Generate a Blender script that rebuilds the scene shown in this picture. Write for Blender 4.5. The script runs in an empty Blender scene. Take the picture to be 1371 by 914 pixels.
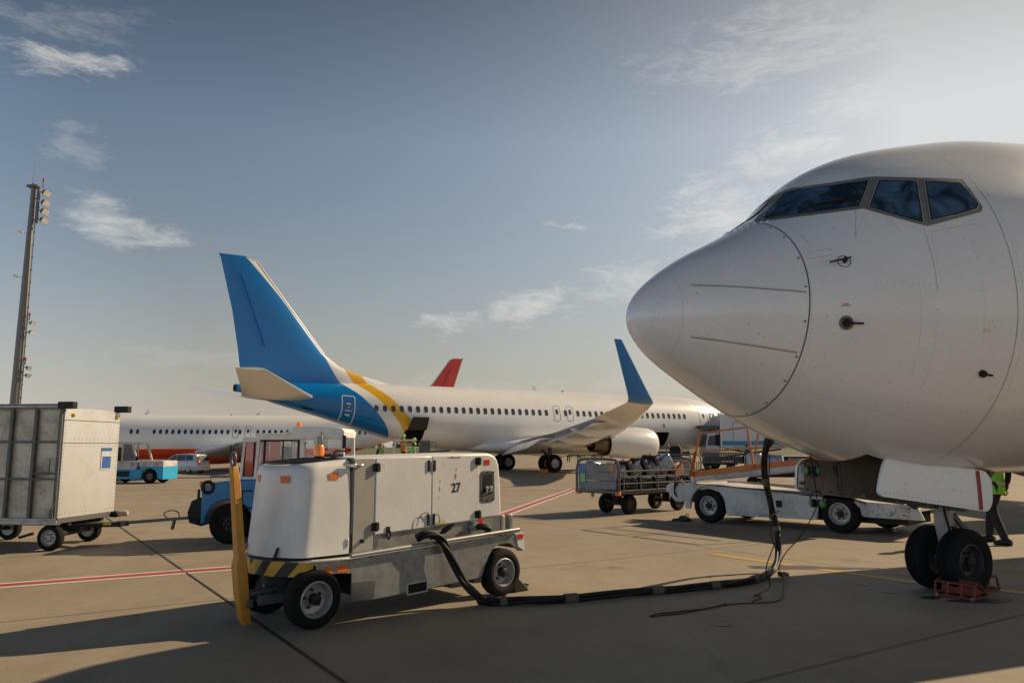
import bpy, bmesh, math, random
import numpy as np
from mathutils import Vector, Matrix
random.seed(7)
SC = bpy.context.scene
COL = SC.collection
R = math.radians
PI = math.pi

# ------------------------------------------------------------------ materials
MATS = {}
def new_mat(name):
    m = bpy.data.materials.new(name); m.use_nodes = True
    nt = m.node_tree
    b = nt.nodes.get('Principled BSDF')
    return m, nt, b

def N(nt, t, **kw):
    n = nt.nodes.new(t)
    for k, v in kw.items(): setattr(n, k, v)
    return n

def math_node(nt, op, a, b=None, c=None, clamp=False):
    n = nt.nodes.new('ShaderNodeMath'); n.operation = op; n.use_clamp = clamp
    for i, v in enumerate((a, b, c)):
        if v is None: continue
        if isinstance(v, (int, float)): n.inputs[i].default_value = v
        else: nt.links.new(v, n.inputs[i])
    return n.outputs[0]

def mix_col(nt, fac, a, b, mode='MIX'):
    n = nt.nodes.new('ShaderNodeMix'); n.data_type = 'RGBA'; n.blend_type = mode
    for s, v in ((n.inputs['Factor'], fac), (n.inputs['A'], a), (n.inputs['B'], b)):
        pass
    socks = [n.inputs[0], n.inputs[6], n.inputs[7]]
    for s, v in zip(socks, (fac, a, b)):
        if isinstance(v, (int, float)): s.default_value = v
        elif isinstance(v, (tuple, list)): s.default_value = (*v[:3], 1)
        else: nt.links.new(v, s)
    return n.outputs[2]

def noise(nt, vec, scale, detail=4, rough=.55, dim='3D', dist=0):
    n = nt.nodes.new('ShaderNodeTexNoise'); n.noise_dimensions = dim
    n.inputs['Scale'].default_value = scale; n.inputs['Detail'].default_value = detail
    n.inputs['Roughness'].default_value = rough; n.inputs['Distortion'].default_value = dist
    if vec is not None: nt.links.new(vec, n.inputs['Vector'])
    return n.outputs['Fac']

def ramp(nt, fac, lo, hi):
    n = nt.nodes.new('ShaderNodeMapRange'); n.inputs[1].default_value = lo; n.inputs[2].default_value = hi
    n.clamp = True
    if isinstance(fac, (int, float)): n.inputs[0].default_value = fac
    else: nt.links.new(fac, n.inputs[0])
    return n.outputs[0]

def objco(nt):
    return nt.nodes.new('ShaderNodeTexCoord').outputs['Object']

def mapped(nt, vec, scale=(1,1,1), rot=(0,0,0), loc=(0,0,0)):
    n = nt.nodes.new('ShaderNodeMapping')
    n.inputs['Scale'].default_value = scale; n.inputs['Rotation'].default_value = rot; n.inputs['Location'].default_value = loc
    nt.links.new(vec, n.inputs['Vector']); return n.outputs[0]

def mat(name, col, rough=.5, metal=0., dirt=.25, dscale=3., dcol=None, bump=0., bscale=40., coat=0., spec=.5, emit=None, streak=False, specks=0.):
    """painted or raw surface with uneven dirt, fine colour change and roughness change"""
    if name in MATS: return MATS[name]
    m, nt, b = new_mat(name)
    co = objco(nt)
    if streak: co2 = mapped(nt, co, (1.0, 1.0, .12))
    else: co2 = co
    n1 = noise(nt, co2, dscale, 6, .62)
    n2 = noise(nt, co, dscale * 9, 4, .6)
    f = math_node(nt, 'MULTIPLY', ramp(nt, n1, .42, .75), dirt)
    f2 = math_node(nt, 'MULTIPLY', ramp(nt, n2, .45, .8), dirt * .5)
    f = math_node(nt, 'ADD', f, f2, clamp=True)
    dc = dcol or tuple(c * .35 + .02 for c in col)
    c = mix_col(nt, f, col, dc)
    if specks:
        s = ramp(nt, noise(nt, co, 48, 2, .5), .712, .74)
        c = mix_col(nt, math_node(nt, 'MULTIPLY', s, specks), c, (.09, .07, .055))
    nt.links.new(c, b.inputs['Base Color'])
    rr = math_node(nt, 'ADD', math_node(nt, 'MULTIPLY', n1, .25), rough - .1, clamp=True)
    nt.links.new(rr, b.inputs['Roughness'])
    b.inputs['Metallic'].default_value = metal
    b.inputs['Specular IOR Level'].default_value = spec
    if coat:
        b.inputs['Coat Weight'].default_value = coat; b.inputs['Coat Roughness'].default_value = .12
    if bump:
        bn = nt.nodes.new('ShaderNodeBump'); bn.inputs['Strength'].default_value = bump; bn.inputs['Distance'].default_value = .01
        nt.links.new(noise(nt, co, bscale, 3), bn.inputs['Height']); nt.links.new(bn.outputs[0], b.inputs['Normal'])
    if emit:
        b.inputs['Emission Color'].default_value = (*emit[0], 1); b.inputs['Emission Strength'].default_value = emit[1]
    MATS[name] = m
    return m

def glass_mat(name, tint=(.8, .85, .85), alpha=.35):
    if name in MATS: return MATS[name]
    m, nt, b = new_mat(name)
    out = nt.nodes['Material Output']
    tr = N(nt, 'ShaderNodeBsdfTransparent'); tr.inputs[0].default_value = (*tint, 1)
    gl = N(nt, 'ShaderNodeBsdfGlossy'); gl.inputs['Roughness'].default_value = .04
    fr = N(nt, 'ShaderNodeFresnel'); fr.inputs[0].default_value = 1.5
    mx = N(nt, 'ShaderNodeMixShader')
    f = math_node(nt, 'ADD', fr.outputs[0], math_node(nt, 'MULTIPLY', noise(nt, objco(nt), 3, 3), .06), clamp=True)
    nt.links.new(f, mx.inputs[0]); nt.links.new(tr.outputs[0], mx.inputs[1]); nt.links.new(gl.outputs[0], mx.inputs[2])
    nt.links.new(mx.outputs[0], out.inputs['Surface'])
    MATS[name] = m; return m

WHITE = mat('aircraft white', (.80, .80, .805), .22, dirt=.16, dscale=1.1, dcol=(.46, .42, .38), coat=.6, specks=.6)
WHITE2 = mat('far aircraft white', (.80, .795, .785), .3, dirt=.14, dscale=.5, dcol=(.45, .42, .38), coat=.6)
GSEW = mat('equipment white', (.77, .76, .73), .36, dirt=.3, dscale=2.2, dcol=(.44, .39, .31), specks=.35, coat=.2)
OLDW = mat('worn white paint', (.60, .59, .56), .55, dirt=.75, dscale=2.6, dcol=(.20, .18, .16), specks=.5)
PANELG = mat('grey beige panel', (.40, .38, .33), .5, dirt=.3, dscale=3)
GALV = mat('galvanised steel', (.42, .42, .405), .36, metal=.62, dirt=.85, dscale=7, dcol=(.20, .195, .185), bump=.08)
ALU = mat('dull aluminium', (.74, .73, .71), .36, metal=.6, dirt=.45, dscale=2.4, dcol=(.40, .35, .29), bump=.05, bscale=12)
ALUD = mat('dark aluminium sheet', (.56, .52, .44), .5, metal=.4, dirt=.9, dscale=1.8, dcol=(.20, .16, .11))
STEEL = mat('grey steel', (.13, .13, .128), .5, metal=.3, dirt=.4, dscale=6)
CHROME = mat('bright metal', (.75, .75, .74), .2, metal=1., dirt=.15, dscale=8)
DARK = mat('dark metal', (.022, .0215, .021), .55, metal=.2, dirt=.3, dscale=5, dcol=(.055, .048, .042), spec=.3)
BLACK = mat('black plastic', (.012, .012, .013), .5, dirt=.4, dscale=7, dcol=(.04, .036, .033), spec=.3)
VOID = mat('unlit interior', (.012, .011, .011), .9, dirt=.2)
RUBBER = mat('tyre rubber', (.008, .0078, .0078), .82, dirt=.6, dscale=6, dcol=(.026, .023, .020), bump=.15, bscale=60, spec=.22)
RIM = mat('rim grey', (.50, .50, .48), .45, metal=.3, dirt=.5, dscale=7, dcol=(.14, .12, .10))
RIMD = mat('rim dark', (.16, .15, .14), .5, metal=.5, dirt=.5, dscale=7, dcol=(.05, .04, .04))
YELBAR = mat('ochre yellow paint', (.62, .27, .025), .5, dirt=.5, dscale=5, dcol=(.22, .12, .05), specks=.6)
ORANGE = mat('orange paint', (.62, .17, .02), .5, dirt=.45, dscale=4, dcol=(.25, .09, .03), specks=.5)
REFLO = mat('orange reflector', (.80, .20, .02), .3, dirt=.2, dscale=20)
REFLR = mat('red reflector', (.72, .03, .02), .3, dirt=.2, dscale=20)
REDP = mat('red paint', (.80, .06, .03), .38, dirt=.2, dscale=1.2, coat=.4)
CHOCKR = mat('chock red', (.24, .04, .018), .6, dirt=.6, dscale=9, dcol=(.10, .04, .03))
BLUEP = mat('airline blue', (.002, .185, .52), .34, dirt=.15, dscale=.6, coat=.35)
TUGB = mat('tug blue', (.01, .20, .48), .4, dirt=.35, dscale=3, dcol=(.03, .09, .16), coat=.2)
TUGBL = mat('light tug blue', (.015, .36, .62), .42, dirt=.3, dscale=3, dcol=(.03, .14, .22))
BROWN = mat('bay primer', (.30, .26, .23), .6, dirt=.6, dscale=4, dcol=(.10, .08, .07))
GREYP = mat('sealant grey frame', (.24, .235, .225), .5, metal=.2, dirt=.45, dscale=9, dcol=(.16, .15, .14))
YELS = mat('yellow sticker', (.75, .52, .04), .5, dirt=.2)
GREENH = mat('headset green', (.10, .28, .10), .4, dirt=.3, dscale=12)
HIVIS = mat('hi vis green', (.30, .75, .06), .7, dirt=.2, dscale=6)
HIVISO = mat('hi vis orange', (.85, .20, .03), .7, dirt=.2, dscale=6)
NAVY = mat('dark work trousers', (.016, .017, .022), .85, dirt=.3, dscale=8)
BLUEC = mat('blue work jacket', (.03, .10, .32), .8, dirt=.3, dscale=8)
SKIN = mat('skin', (.48, .28, .20), .5, dirt=.1)
HAIRM = mat('dark hair', (.02, .014, .01), .6, dirt=.2)
TEAL = mat('teal stripe paint', (.02, .30, .42), .4, dirt=.2)
CREAMB = mat('white truck panel', (.66, .67, .68), .4, dirt=.2, dscale=.8)
LABELB = mat('blue document pouch', (.03, .12, .36), .3, dirt=.3, dscale=14, coat=.5)
PAPER = mat('pale paper', (.55, .58, .62), .4, dirt=.4, dscale=14)
AMBER = mat('amber lens', (.85, .22, .01), .15, dirt=.1, coat=.6, emit=((1, .25, .02), .15))
LENSW = mat('lamp lens', (.75, .74, .70), .1, metal=.6, dirt=.1)
PIPING = mat('black gasket', (.02, .02, .02), .7)
CABLE = mat('black cable sheath', (.009, .009, .009), .5, dirt=.35, dscale=9, dcol=(.035, .032, .03), spec=.3)
GLASSD = None
def dark_glass():
    m, nt, b = new_mat('cockpit glass')
    co = objco(nt)
    f = ramp(nt, noise(nt, co, 3.2, 5, .6, dist=.6), .40, .72)
    c = mix_col(nt, f, (.018, .032, .052), (.10, .19, .31))  # blue blotches in the base colour stand in for sky reflections
    nt.links.new(c, b.inputs['Base Color'])
    b.inputs['Roughness'].default_value = .06; b.inputs['Specular IOR Level'].default_value = .55
    b.inputs['Coat Weight'].default_value = .3; b.inputs['Coat Roughness'].default_value = .03
    return m
GLASSD = dark_glass()
WINP = mat('cabin window dark', (.035, .04, .05), .12, dirt=.3, dscale=1.3, dcol=(.13, .13, .13), coat=.3)
CABG = glass_mat('vehicle glass', (.93, .95, .95))

# ------------------------------------------------------------------ mesh builder
class MB:
    def __init__(s): s.v = []; s.f = []; s.mi = []; s.pc = []
    def add(s, vs, fs, mi=0):
        o = len(s.v); s.pc.append((o, len(s.f))); s.v += [tuple(p) for p in vs]
        for f in fs: s.f.append(tuple(i + o for i in f)); s.mi.append(mi)
        return s
    def box(s, c, d, rz=0., M=None, mi=0):
        hx, hy, hz = d[0] / 2, d[1] / 2, d[2] / 2
        p = [Vector((x, y, z)) for x in (-hx, hx) for y in (-hy, hy) for z in (-hz, hz)]
        T = Matrix.Translation(c) @ (M.to_4x4() if M is not None else Matrix.Rotation(rz, 4, 'Z'))
        return s.add([T @ q for q in p], [(0, 1, 3, 2), (4, 6, 7, 5), (0, 4, 5, 1), (2, 3, 7, 6), (0, 2, 6, 4), (1, 5, 7, 3)], mi)
    def span(s, a, b, mi=0):
        return s.box([(a[i] + b[i]) / 2 for i in range(3)], [abs(b[i] - a[i]) for i in range(3)], mi=mi)
    def bar(s, p0, p1, w, h, up=(0, 0, 1), mi=0):
        p0 = Vector(p0); p1 = Vector(p1); d = p1 - p0; L = d.length; x = d.normalized(); u = Vector(up)
        if abs(x.dot(u)) > .98: u = Vector((1, 0, 0))
        y = u.cross(x).normalized(); z = x.cross(y)
        M = Matrix((x, y, z)).transposed()
        return s.box((p0 + p1) / 2, (L, w, h), M=M, mi=mi)
    def tube(s, pts, r, seg=8, mi=0, close=False):
        pts = [Vector(p) for p in pts]; n = len(pts)
        rr = r if isinstance(r, (list, tuple)) else [r] * n
        tang = []
        for i in range(n):
            a = pts[i - 1] if i > 0 else (pts[-1] if close else pts[0]); b = pts[i + 1] if i < n - 1 else (pts[0] if close else pts[-1])
            tang.append((b - a).normalized())
        u = Vector((0, 0, 1)) if abs(tang[0].z) < .9 else Vector((1, 0, 0))
        nrm = (u - tang[0] * u.dot(tang[0])).normalized(); vs = []
        for i in range(n):
            nrm = (nrm - tang[i] * nrm.dot(tang[i])).normalized(); bi = tang[i].cross(nrm)
            for k in range(seg):
                a = 2 * PI * k / seg; vs.append(pts[i] + (nrm * math.cos(a) + bi * math.sin(a)) * rr[i])
        fs = []
        m = n if close else n - 1
        for i in range(m):
            for k in range(seg):
                j = (i + 1) % n
                fs.append((i * seg + k, i * seg + (k + 1) % seg, j * seg + (k + 1) % seg, j * seg + k))
        if not close:
            fs.append(tuple(range(seg - 1, -1, -1))); fs.append(tuple((n - 1) * seg + k for k in range(seg)))
        return s.add(vs, fs, mi)
    def cyl(s, p0, p1, r0, r1=None, seg=20, mi=0):
        return s.tube([p0, p1], [r0, r0 if r1 is None else r1], seg, mi)
    def lathe(s, prof, o=(0, 0, 0), axis='z', seg=32, mi=0, closed=False):
        o = Vector(o); ax = {'x': Vector((1, 0, 0)), 'y': Vector((0, 1, 0)), 'z': Vector((0, 0, 1))}[axis] if isinstance(axis, str) else Vector(axis).normalized()
        u = ax.orthogonal().normalized(); w = ax.cross(u); vs = []; n = len(prof)
        for (r, t) in prof:
            for k in range(seg):
                a = 2 * PI * k / seg; vs.append(o + ax * t + (u * math.cos(a) + w * math.sin(a)) * max(r, 1e-4))
        fs = []
        for i in range(n if closed else n - 1):
            j = (i + 1) % n
            for k in range(seg): fs.append((i * seg + k, i * seg + (k + 1) % seg, j * seg + (k + 1) % seg, j * seg + k))
        return s.add(vs, fs, mi)
    def prism(s, pts, ext, mi=0):
        pts = [Vector(p) for p in pts]; e = Vector(ext); n = len(pts)
        vs = pts + [p + e for p in pts]
        fs = [tuple(range(n - 1, -1, -1)), tuple(range(n, 2 * n))]
        for i in range(n): j = (i + 1) % n; fs.append((i, j, j + n, i + n))
        return s.add(vs, fs, mi)
    def loft(s, rings, cap=True, mi=0, loop=True):
        n = len(rings[0]); vs = [p for r in rings for p in r]; fs = []
        for i in range(len(rings) - 1):
            for k in range(n if loop else n - 1):
                j = (k + 1) % n
                fs.append((i * n + k, i * n + j, (i + 1) * n + j, (i + 1) * n + k))
        if cap:
            fs.append(tuple(range(n - 1, -1, -1))); fs.append(tuple((len(rings) - 1) * n + k for k in range(n)))
        return s.add(vs, fs, mi)
    def build(s, name, mats, parent=None, smooth=35, bevel=0., seg=2, label=None, fix=True, split=False):
        if split:   # one object for every piece
            ends = s.pc[1:] + [(len(s.v), len(s.f))]; r = None
            for (a, fa), (b, fb) in zip(s.pc, ends):
                q = MB(); q.v = s.v[a:b]; q.f = [tuple(i - a for i in f) for f in s.f[fa:fb]]; q.mi = s.mi[fa:fb]; r = q.build(name, mats, parent, smooth, bevel, seg, label, fix)
            return r
        me = bpy.data.meshes.new(name); me.from_pydata(s.v, [], s.f)
        if not isinstance(mats, (list, tuple)): mats = [mats]
        for m in mats: me.materials.append(m)
        if len(mats) > 1: me.polygons.foreach_set('material_index', s.mi)
        if fix:
            bm = bmesh.new(); bm.from_mesh(me); bmesh.ops.recalc_face_normals(bm, faces=bm.faces); bm.to_mesh(me); bm.free()
        me.update()
        if smooth:
            me.shade_smooth(); me.set_sharp_from_angle(angle=R(smooth))
        o = bpy.data.objects.new(name, me); COL.objects.link(o)
        if parent is not None: o.parent = parent
        if bevel:
            b = o.modifiers.new('bevel', 'BEVEL'); b.width = bevel; b.segments = seg; b.limit_method = 'ANGLE'; b.angle_limit = R(40)
            b.harden_normals = False
        if label: o['label'] = label
        return o

def thing(name, label, cat, loc=(0, 0, 0), rz=0., group=None):
    o = bpy.data.objects.new(name, None); COL.objects.link(o); o.empty_display_size = .3
    o.location = loc; o.rotation_euler = (0, 0, rz); o['label'] = label; o['category'] = cat
    if group: o['group'] = group
    return o
def tag(o, label, cat, group=None):
    o['label'] = label; o['category'] = cat
    if group: o['group'] = group
    return o
def struct(o): o['kind'] = 'structure'; return o
def copy_tree(o, parent=None):
    c = o.copy(); COL.objects.link(c)
    if parent is not None: c.parent = parent
    for ch in list(o.children): copy_tree(ch, c)
    return c
def join_into(dst, src):
    off = len(dst.data.materials)
    for m in src.data.materials: dst.data.materials.append(m)
    bm = bmesh.new(); bm.from_mesh(dst.data); n = len(bm.faces); bm.from_mesh(src.data); bm.faces.ensure_lookup_table()
    for f in bm.faces[n:]: f.material_index += off
    bm.to_mesh(dst.data); bm.free(); me = src.data; bpy.data.objects.remove(src); bpy.data.meshes.remove(me)
def text_mesh(name, body, size, mat_, parent, M, ext=.001):
    cu = bpy.data.curves.new(name, 'FONT'); cu.body = body; cu.size = size; cu.extrude = ext; cu.align_x = 'CENTER'; cu.align_y = 'CENTER'
    cu.offset = size * .018
    t = bpy.data.objects.new(name, cu); COL.objects.link(t)
    bpy.context.view_layer.update()
    me = bpy.data.meshes.new_from_object(t.evaluated_get(bpy.context.evaluated_depsgraph_get()))
    bpy.data.objects.remove(t); bpy.data.curves.remove(cu)
    me.materials.clear(); me.materials.append(mat_); me.transform(M)
    o = bpy.data.objects.new(name, me); COL.objects.link(o); o.parent = parent
    return o
def round_poly(poly, rad, n=5):
    """2D polygon with its corners rounded"""
    out = []; m = len(poly)
    for i in range(m):
        p = Vector(poly[i]); a = Vector(poly[i - 1]) - p; b = Vector(poly[(i + 1) % m]) - p
        r = min(rad, a.length * .45, b.length * .45)
        p0 = p + a.normalized() * r; p1 = p + b.normalized() * r
        for k in range(n + 1):
            t = k / n; out.append((1 - t) ** 2 * p0 + 2 * t * (1 - t) * p + t * t * p1)
    return out
def subdiv(poly, step):
    out = []
    for i in range(len(poly)):
        a = Vector(poly[i]); b = Vector(poly[(i + 1) % len(poly)]); n = max(1, int((b - a).length / step))
        for k in range(n): out.append(a.lerp(b, k / n))
    return out
def smooth_path(pts, n=8):
    """Catmull-Rom through the points"""
    P = [Vector(p) for p in pts]; P = [P[0] * 2 - P[1]] + P + [P[-1] * 2 - P[-2]]; out = []
    for i in range(1, len(P) - 2):
        for k in range(n):
            t = k / n
            out.append(.5 * ((2 * P[i]) + (-P[i - 1] + P[i + 1]) * t + (2 * P[i - 1] - 5 * P[i] + 4 * P[i + 1] - P[i + 2]) * t * t + (-P[i - 1] + 3 * P[i] - 3 * P[i + 1] + P[i + 2]) * t ** 3))
    out.append(P[-2]); return out

def wheel(parent, c, Rr, w, rimR, side=-1, tyre=None, rim=None, lugs=5, axis='y', dish=.35, groove=False, seg=36, hub=.28, hubmat=None):
    """tyre with a rim in it; side tells which way the outer face looks along the axis"""
    ax = Vector((0, 1, 0)) if axis == 'y' else (Vector((1, 0, 0)) if axis == 'x' else Vector(axis))
    ax = ax * side; h = w / 2; sh = Rr * .1
    prof = [(rimR, -h * .82), (rimR + .2 * (Rr - rimR), -h * .97), (Rr - .45 * (Rr - rimR), -h), (Rr - sh * .7, -h * .88), (Rr - sh * .2, -h * .66)]
    if groove:
        for g in (-.42, -.14, .14, .42): prof += [(Rr, h * (g - .05)), (Rr - .012, h * (g - .035)), (Rr - .012, h * (g + .035)), (Rr, h * (g + .05))]
    else: prof += [(Rr, -h * .4), (Rr, h * .4)]
    prof += [(Rr - sh * .2, h * .66), (Rr - sh * .7, h * .88), (Rr - .45 * (Rr - rimR), h), (rimR + .2 * (Rr - rimR), h * .97), (rimR, h * .82)]
    t = MB().lathe(prof, c, ax, seg, closed=True).build('wheel', tyre or RUBBER, parent, smooth=50)
    m = MB(); d = h * .8
    m.lathe([(rimR * 1.04, d + .004), (rimR * .95, d + .012), (rimR * .9, d - .01), (rimR * .84, d - h * dish), (rimR * .5, d - h * dish * 1.15), (rimR * hub, d - h * dish * .7), (rimR * hub * .9, d - h * .05), (0, d)], c, ax, seg)
    m.lathe([(rimR * 1.02, -d), (rimR * .5, -d * .8), (0, -d * .75)], c, ax, seg)
    if lugs:
        b = m; u = ax.orthogonal().normalized(); v2 = ax.cross(u)
        for k in range(lugs):
            a = 2 * PI * k / lugs + .3; p = Vector(c) + ax * (d - h * dish * 1.05) + (u * math.cos(a) + v2 * math.sin(a)) * rimR * .52
            b.cyl(p, p + ax * .03, rimR * .075, seg=6, mi=1)
    if hubmat: m.lathe([(rimR * hub * 1.15, d - h * dish * .7), (rimR * hub * 1.1, d + .004), (rimR * hub * .8, d + .012), (0, d + .014)], c, ax, seg, mi=1)
    m.build('rim', [rim or RIM, hubmat or STEEL], t, smooth=40)
    return t
# ------------------------------------------------------------------ airliners
# local frame of an airliner: x aft from the nose tip, y to starboard, z up from the ground
def pchip(xk, yk, x):
    xk = np.asarray(xk, float); yk = np.asarray(yk, float); h = np.diff(xk); d = np.diff(yk) / h; m = np.zeros_like(yk)
    for i in range(1, len(xk) - 1):
        if d[i - 1] * d[i] > 0:
            w1 = 2 * h[i] + h[i - 1]; w2 = h[i] + 2 * h[i - 1]; m[i] = (w1 + w2) / (w1 / d[i - 1] + w2 / d[i])
    m[0] = d[0]; m[-1] = 0
    i = int(np.clip(np.searchsorted(xk, x, side='right') - 1, 0, len(h) - 1)); t = (x - xk[i]) / h[i]
    t = min(max(t, 0), 1)
    return (1 + 2 * t) * (1 - t) ** 2 * yk[i] + t * (1 - t) ** 2 * h[i] * m[i] + t * t * (3 - 2 * t) * yk[i + 1] + t * t * (t - 1) * h[i] * m[i + 1]
NS = [math.sqrt(q) for q in (0, .03, .12, .3, .65, 1.15, 1.7, 2.2, 2.7, 3.4, 4.4, 6., 8.)]
NT = [0, .131, .263, .427, .663, .927, 1.265, 1.717, 1.968, 2.172, 2.380, 2.510, 2.526]
NB = [0, -.104, -.225, -.391, -.598, -.865, -1.123, -1.300, -1.440, -1.525, -1.548, -1.540, -1.500]
NW = [0, .105, .24, .396, .639, .891, 1.136, 1.33, 1.48, 1.638, 1.782, 1.861, 1.885]
TX = [24.5, 27.5, 30.5, 33.5, 36.3, 38.4]
TT = [5.372, 5.372, 5.36, 5.28, 5.16, 5.02]
TB = [1.346, 1.61, 2.36, 3.25, 4.02, 4.60]
TW = [1.885, 1.865, 1.60, 1.15, .66, .2]
TM = [3.033, 3.18, 3.66, 4.15, 4.55, 4.82]
ZN = 2.846
def section(x):
    if x <= 8:
        u = math.sqrt(max(x, 0)); q = min(x / 4, 1)
        return ZN + pchip(NS, NT, u), ZN + pchip(NS, NB, u), pchip(NS, NW, u), ZN + .187 * q * (2 - q)
    if x <= 24.5: return 5.372, 1.346, 1.885, 3.033
    return pchip(TX, TT, x), pchip(TX, TB, x), pchip(TX, TW, x), pchip(TX, TM, x)
def fpt(x, th, off=0., side=-1):
    """point on the fuselage: th 0 at the widest line, +90 deg at the crown; side -1 port, +1 starboard"""
    def q(x, th):
        t, b, w, m = section(x); sn = math.sin(th)
        return Vector((x, side * w * math.cos(th), m + (t - m) * sn if sn > 0 else m + (m - b) * sn))
    p = q(x, th)
    if off:
        e = 1e-3; du = q(x + e, th) - q(max(x - e, 1e-5), th); dv = q(x, th + e) - q(x, th - e)
        n = du.cross(dv).normalized()
        c = Vector((x, 0, section(x)[3]))
        if n.dot(p - c) < 0 and n.dot(Vector((-1, 0, 0))) < .5: n = -n
        if n.dot(p - Vector((x + .6, 0, section(x)[3]))) < 0: n = -n
        p = p + n * off
    return p
def zth(x, z):
    t, b, w, m = section(x)
    return math.asin(max(-1, min(1, (z - m) / (t - m) if z > m else (z - m) / (m - b))))
def skin_patch(mb, poly, off, side, rad=.03, step=.06, rings=(0, .3, .55, .78, .92, 1), mi=0, thick=0):
    """patch that follows the skin; poly in (x, th)"""
    pl = [(p[0], p[1] * 1.5) for p in poly]
    if rad: pl = round_poly(pl, rad)
    pl = subdiv(pl, step)
    c = sum((Vector(p) for p in pl), Vector((0, 0))) / len(pl); n = len(pl); rr = []
    for s_ in rings:
        if s_ == 0: continue
        rr.append([fpt(*(lambda q: (q.x, q.y / 1.5))(c.lerp(Vector(p), s_)), off, side) for p in pl])
    vs = [fpt(c.x, c.y / 1.5, off, side)] + [p for r in rr for p in r]; fs = []
    for k in range(n): fs.append((0, 1 + k, 1 + (k + 1) % n))
    for i in range(len(rr) - 1):
        for k in range(n): j = (k + 1) % n; fs.append((1 + i * n + k, 1 + (i + 1) * n + k, 1 + (i + 1) * n + j, 1 + i * n + j))
    if thick:
        base = [fpt(p[0], p[1] / 1.5, off - thick, side) for p in pl]; b0 = len(vs); vs += base; l0 = 1 + (len(rr) - 1) * n
        for k in range(n): j = (k + 1) % n; fs.append((l0 + k, b0 + k, b0 + j, l0 + j))
    return mb.add(vs, fs, mi)
def skin_strip(mb, path, w, off, side, mi=0, step=.05, close=False):
    """thin band along a path of (x, th) points"""
    P = []
    for i in range(len(path) - (0 if close else 1)):
        a = path[i]; b = path[(i + 1) % len(path)]
        A = fpt(*a, 0, side); B_ = fpt(*b, 0, side); n = max(1, int((B_ - A).length / step))
        for k in range(n): P.append((a[0] + (b[0] - a[0]) * k / n, a[1] + (b[1] - a[1]) * k / n))
    if not close: P.append(tuple(path[-1]))
    pts = [fpt(*p, off, side) for p in P]; m = len(pts); vs = []
    for i in range(m):
        if close: t = pts[(i + 1) % m] - pts[i - 1]
        else: t = pts[min(i + 1, m - 1)] - pts[max(i - 1, 0)]
        nr = fpt(*P[i], off + .05, side) - pts[i]; s_ = t.cross(nr).normalized() * w / 2
        vs += [pts[i] + s_, pts[i] - s_]
    fs = []
    for i in range(m if close else m - 1): j = (i + 1) % m; fs.append((2 * i, 2 * i + 1, 2 * j + 1, 2 * j))
    return mb.add(vs, fs, mi)

def airfoil(chord, tc, n=14):
    pts = []
    for k in range(2 * n):
        a = PI * 2 * k / (2 * n); x = .5 * (1 + math.cos(a))
        y = 5 * tc * (.2969 * math.sqrt(x) - .126 * x - .3516 * x * x + .2843 * x ** 3 - .1036 * x ** 4)
        pts.append((x * chord, (y if a < PI else -y) * chord))
    return pts
def lift_surface(mb, secs, mi=0):
    """secs: (LE point, chord, thickness ratio, span direction 'y' or 'z' tilt angle)"""
    rings = []
    for (le, ch, tc, tilt) in secs:
        c, s_ = math.cos(tilt), math.sin(tilt); sg = 1
        rings.append([Vector((le[0] + x, le[1] - y * s_, le[2] + y * c)) for x, y in airfoil(ch, tc)])
    return mb.loft(rings, mi=mi)

def boolean_cut(o, cutter):
    md = o.modifiers.new('cut', 'BOOLEAN'); md.operation = 'DIFFERENCE'; md.object = cutter; md.solver = 'EXACT'; md.material_mode = 'TRANSFER'
    bpy.context.view_layer.update()
    me = bpy.data.meshes.new_from_object(o.evaluated_get(bpy.context.evaluated_depsgraph_get()))
    o.modifiers.clear(); old = o.data; o.data = me; bpy.data.meshes.remove(old)
    cm = cutter.data; bpy.data.objects.remove(cutter); bpy.data.meshes.remove(cm)
    me.name = o.name

def livery_blue():
    m, nt, b = new_mat('blue tail livery'); co = objco(nt)
    sp = N(nt, 'ShaderNodeSeparateXYZ'); nt.links.new(co, sp.inputs[0]); X, Y, Z = sp.outputs
    # boundary: x as a function of height, leaning aft with height
    cur = N(nt, 'ShaderNodeFloatCurve'); cu = cur.mapping.curves[0]
    pts = [(1.4, 29.05), (1.86, 29.42), (2.85, 30.12), (3.82, 30.97), (4.6, 31.75), (5.2, 32.5), (7.1, 33.75), (12.6, 38.6)]
    nrm = [((z - 1.) / 12., (x - 28.) / 12.) for z, x in pts]
    cu.points[0].location = nrm[0]; cu.points[1].location = nrm[-1]
    for p in nrm[1:-1]: cu.points.new(*p)
    cur.mapping.update()
    nt.links.new(math_node(nt, 'DIVIDE', math_node(nt, 'SUBTRACT', Z, 1.), 12.), cur.inputs['Value'])
    bx = math_node(nt, 'ADD', math_node(nt, 'MULTIPLY', cur.outputs[0], 12.), 28.)
    d = math_node(nt, 'SUBTRACT', X, bx)
    blue = ramp(nt, d, 0, .02)
    yl = math_node(nt, 'MULTIPLY', ramp(nt, d, -1.70, -1.68), math_node(nt, 'SUBTRACT', 1., ramp(nt, d, -.83, -.81)))
    wh = mix_col(nt, math_node(nt, 'MULTIPLY', ramp(nt, noise(nt, co, .55, 6), .45, .8), .25), (.81, .80, .79), (.5, .48, .45))
    c = mix_col(nt, yl, wh, (.74, .40, .02)); c = mix_col(nt, blue, c, (.002, .185, .52))
    nt.links.new(c, b.inputs['Base Color']); b.inputs['Roughness'].default_value = .3
    b.inputs['Coat Weight'].default_value = .5; b.inputs['Coat Roughness'].default_value = .1
    return m
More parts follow.
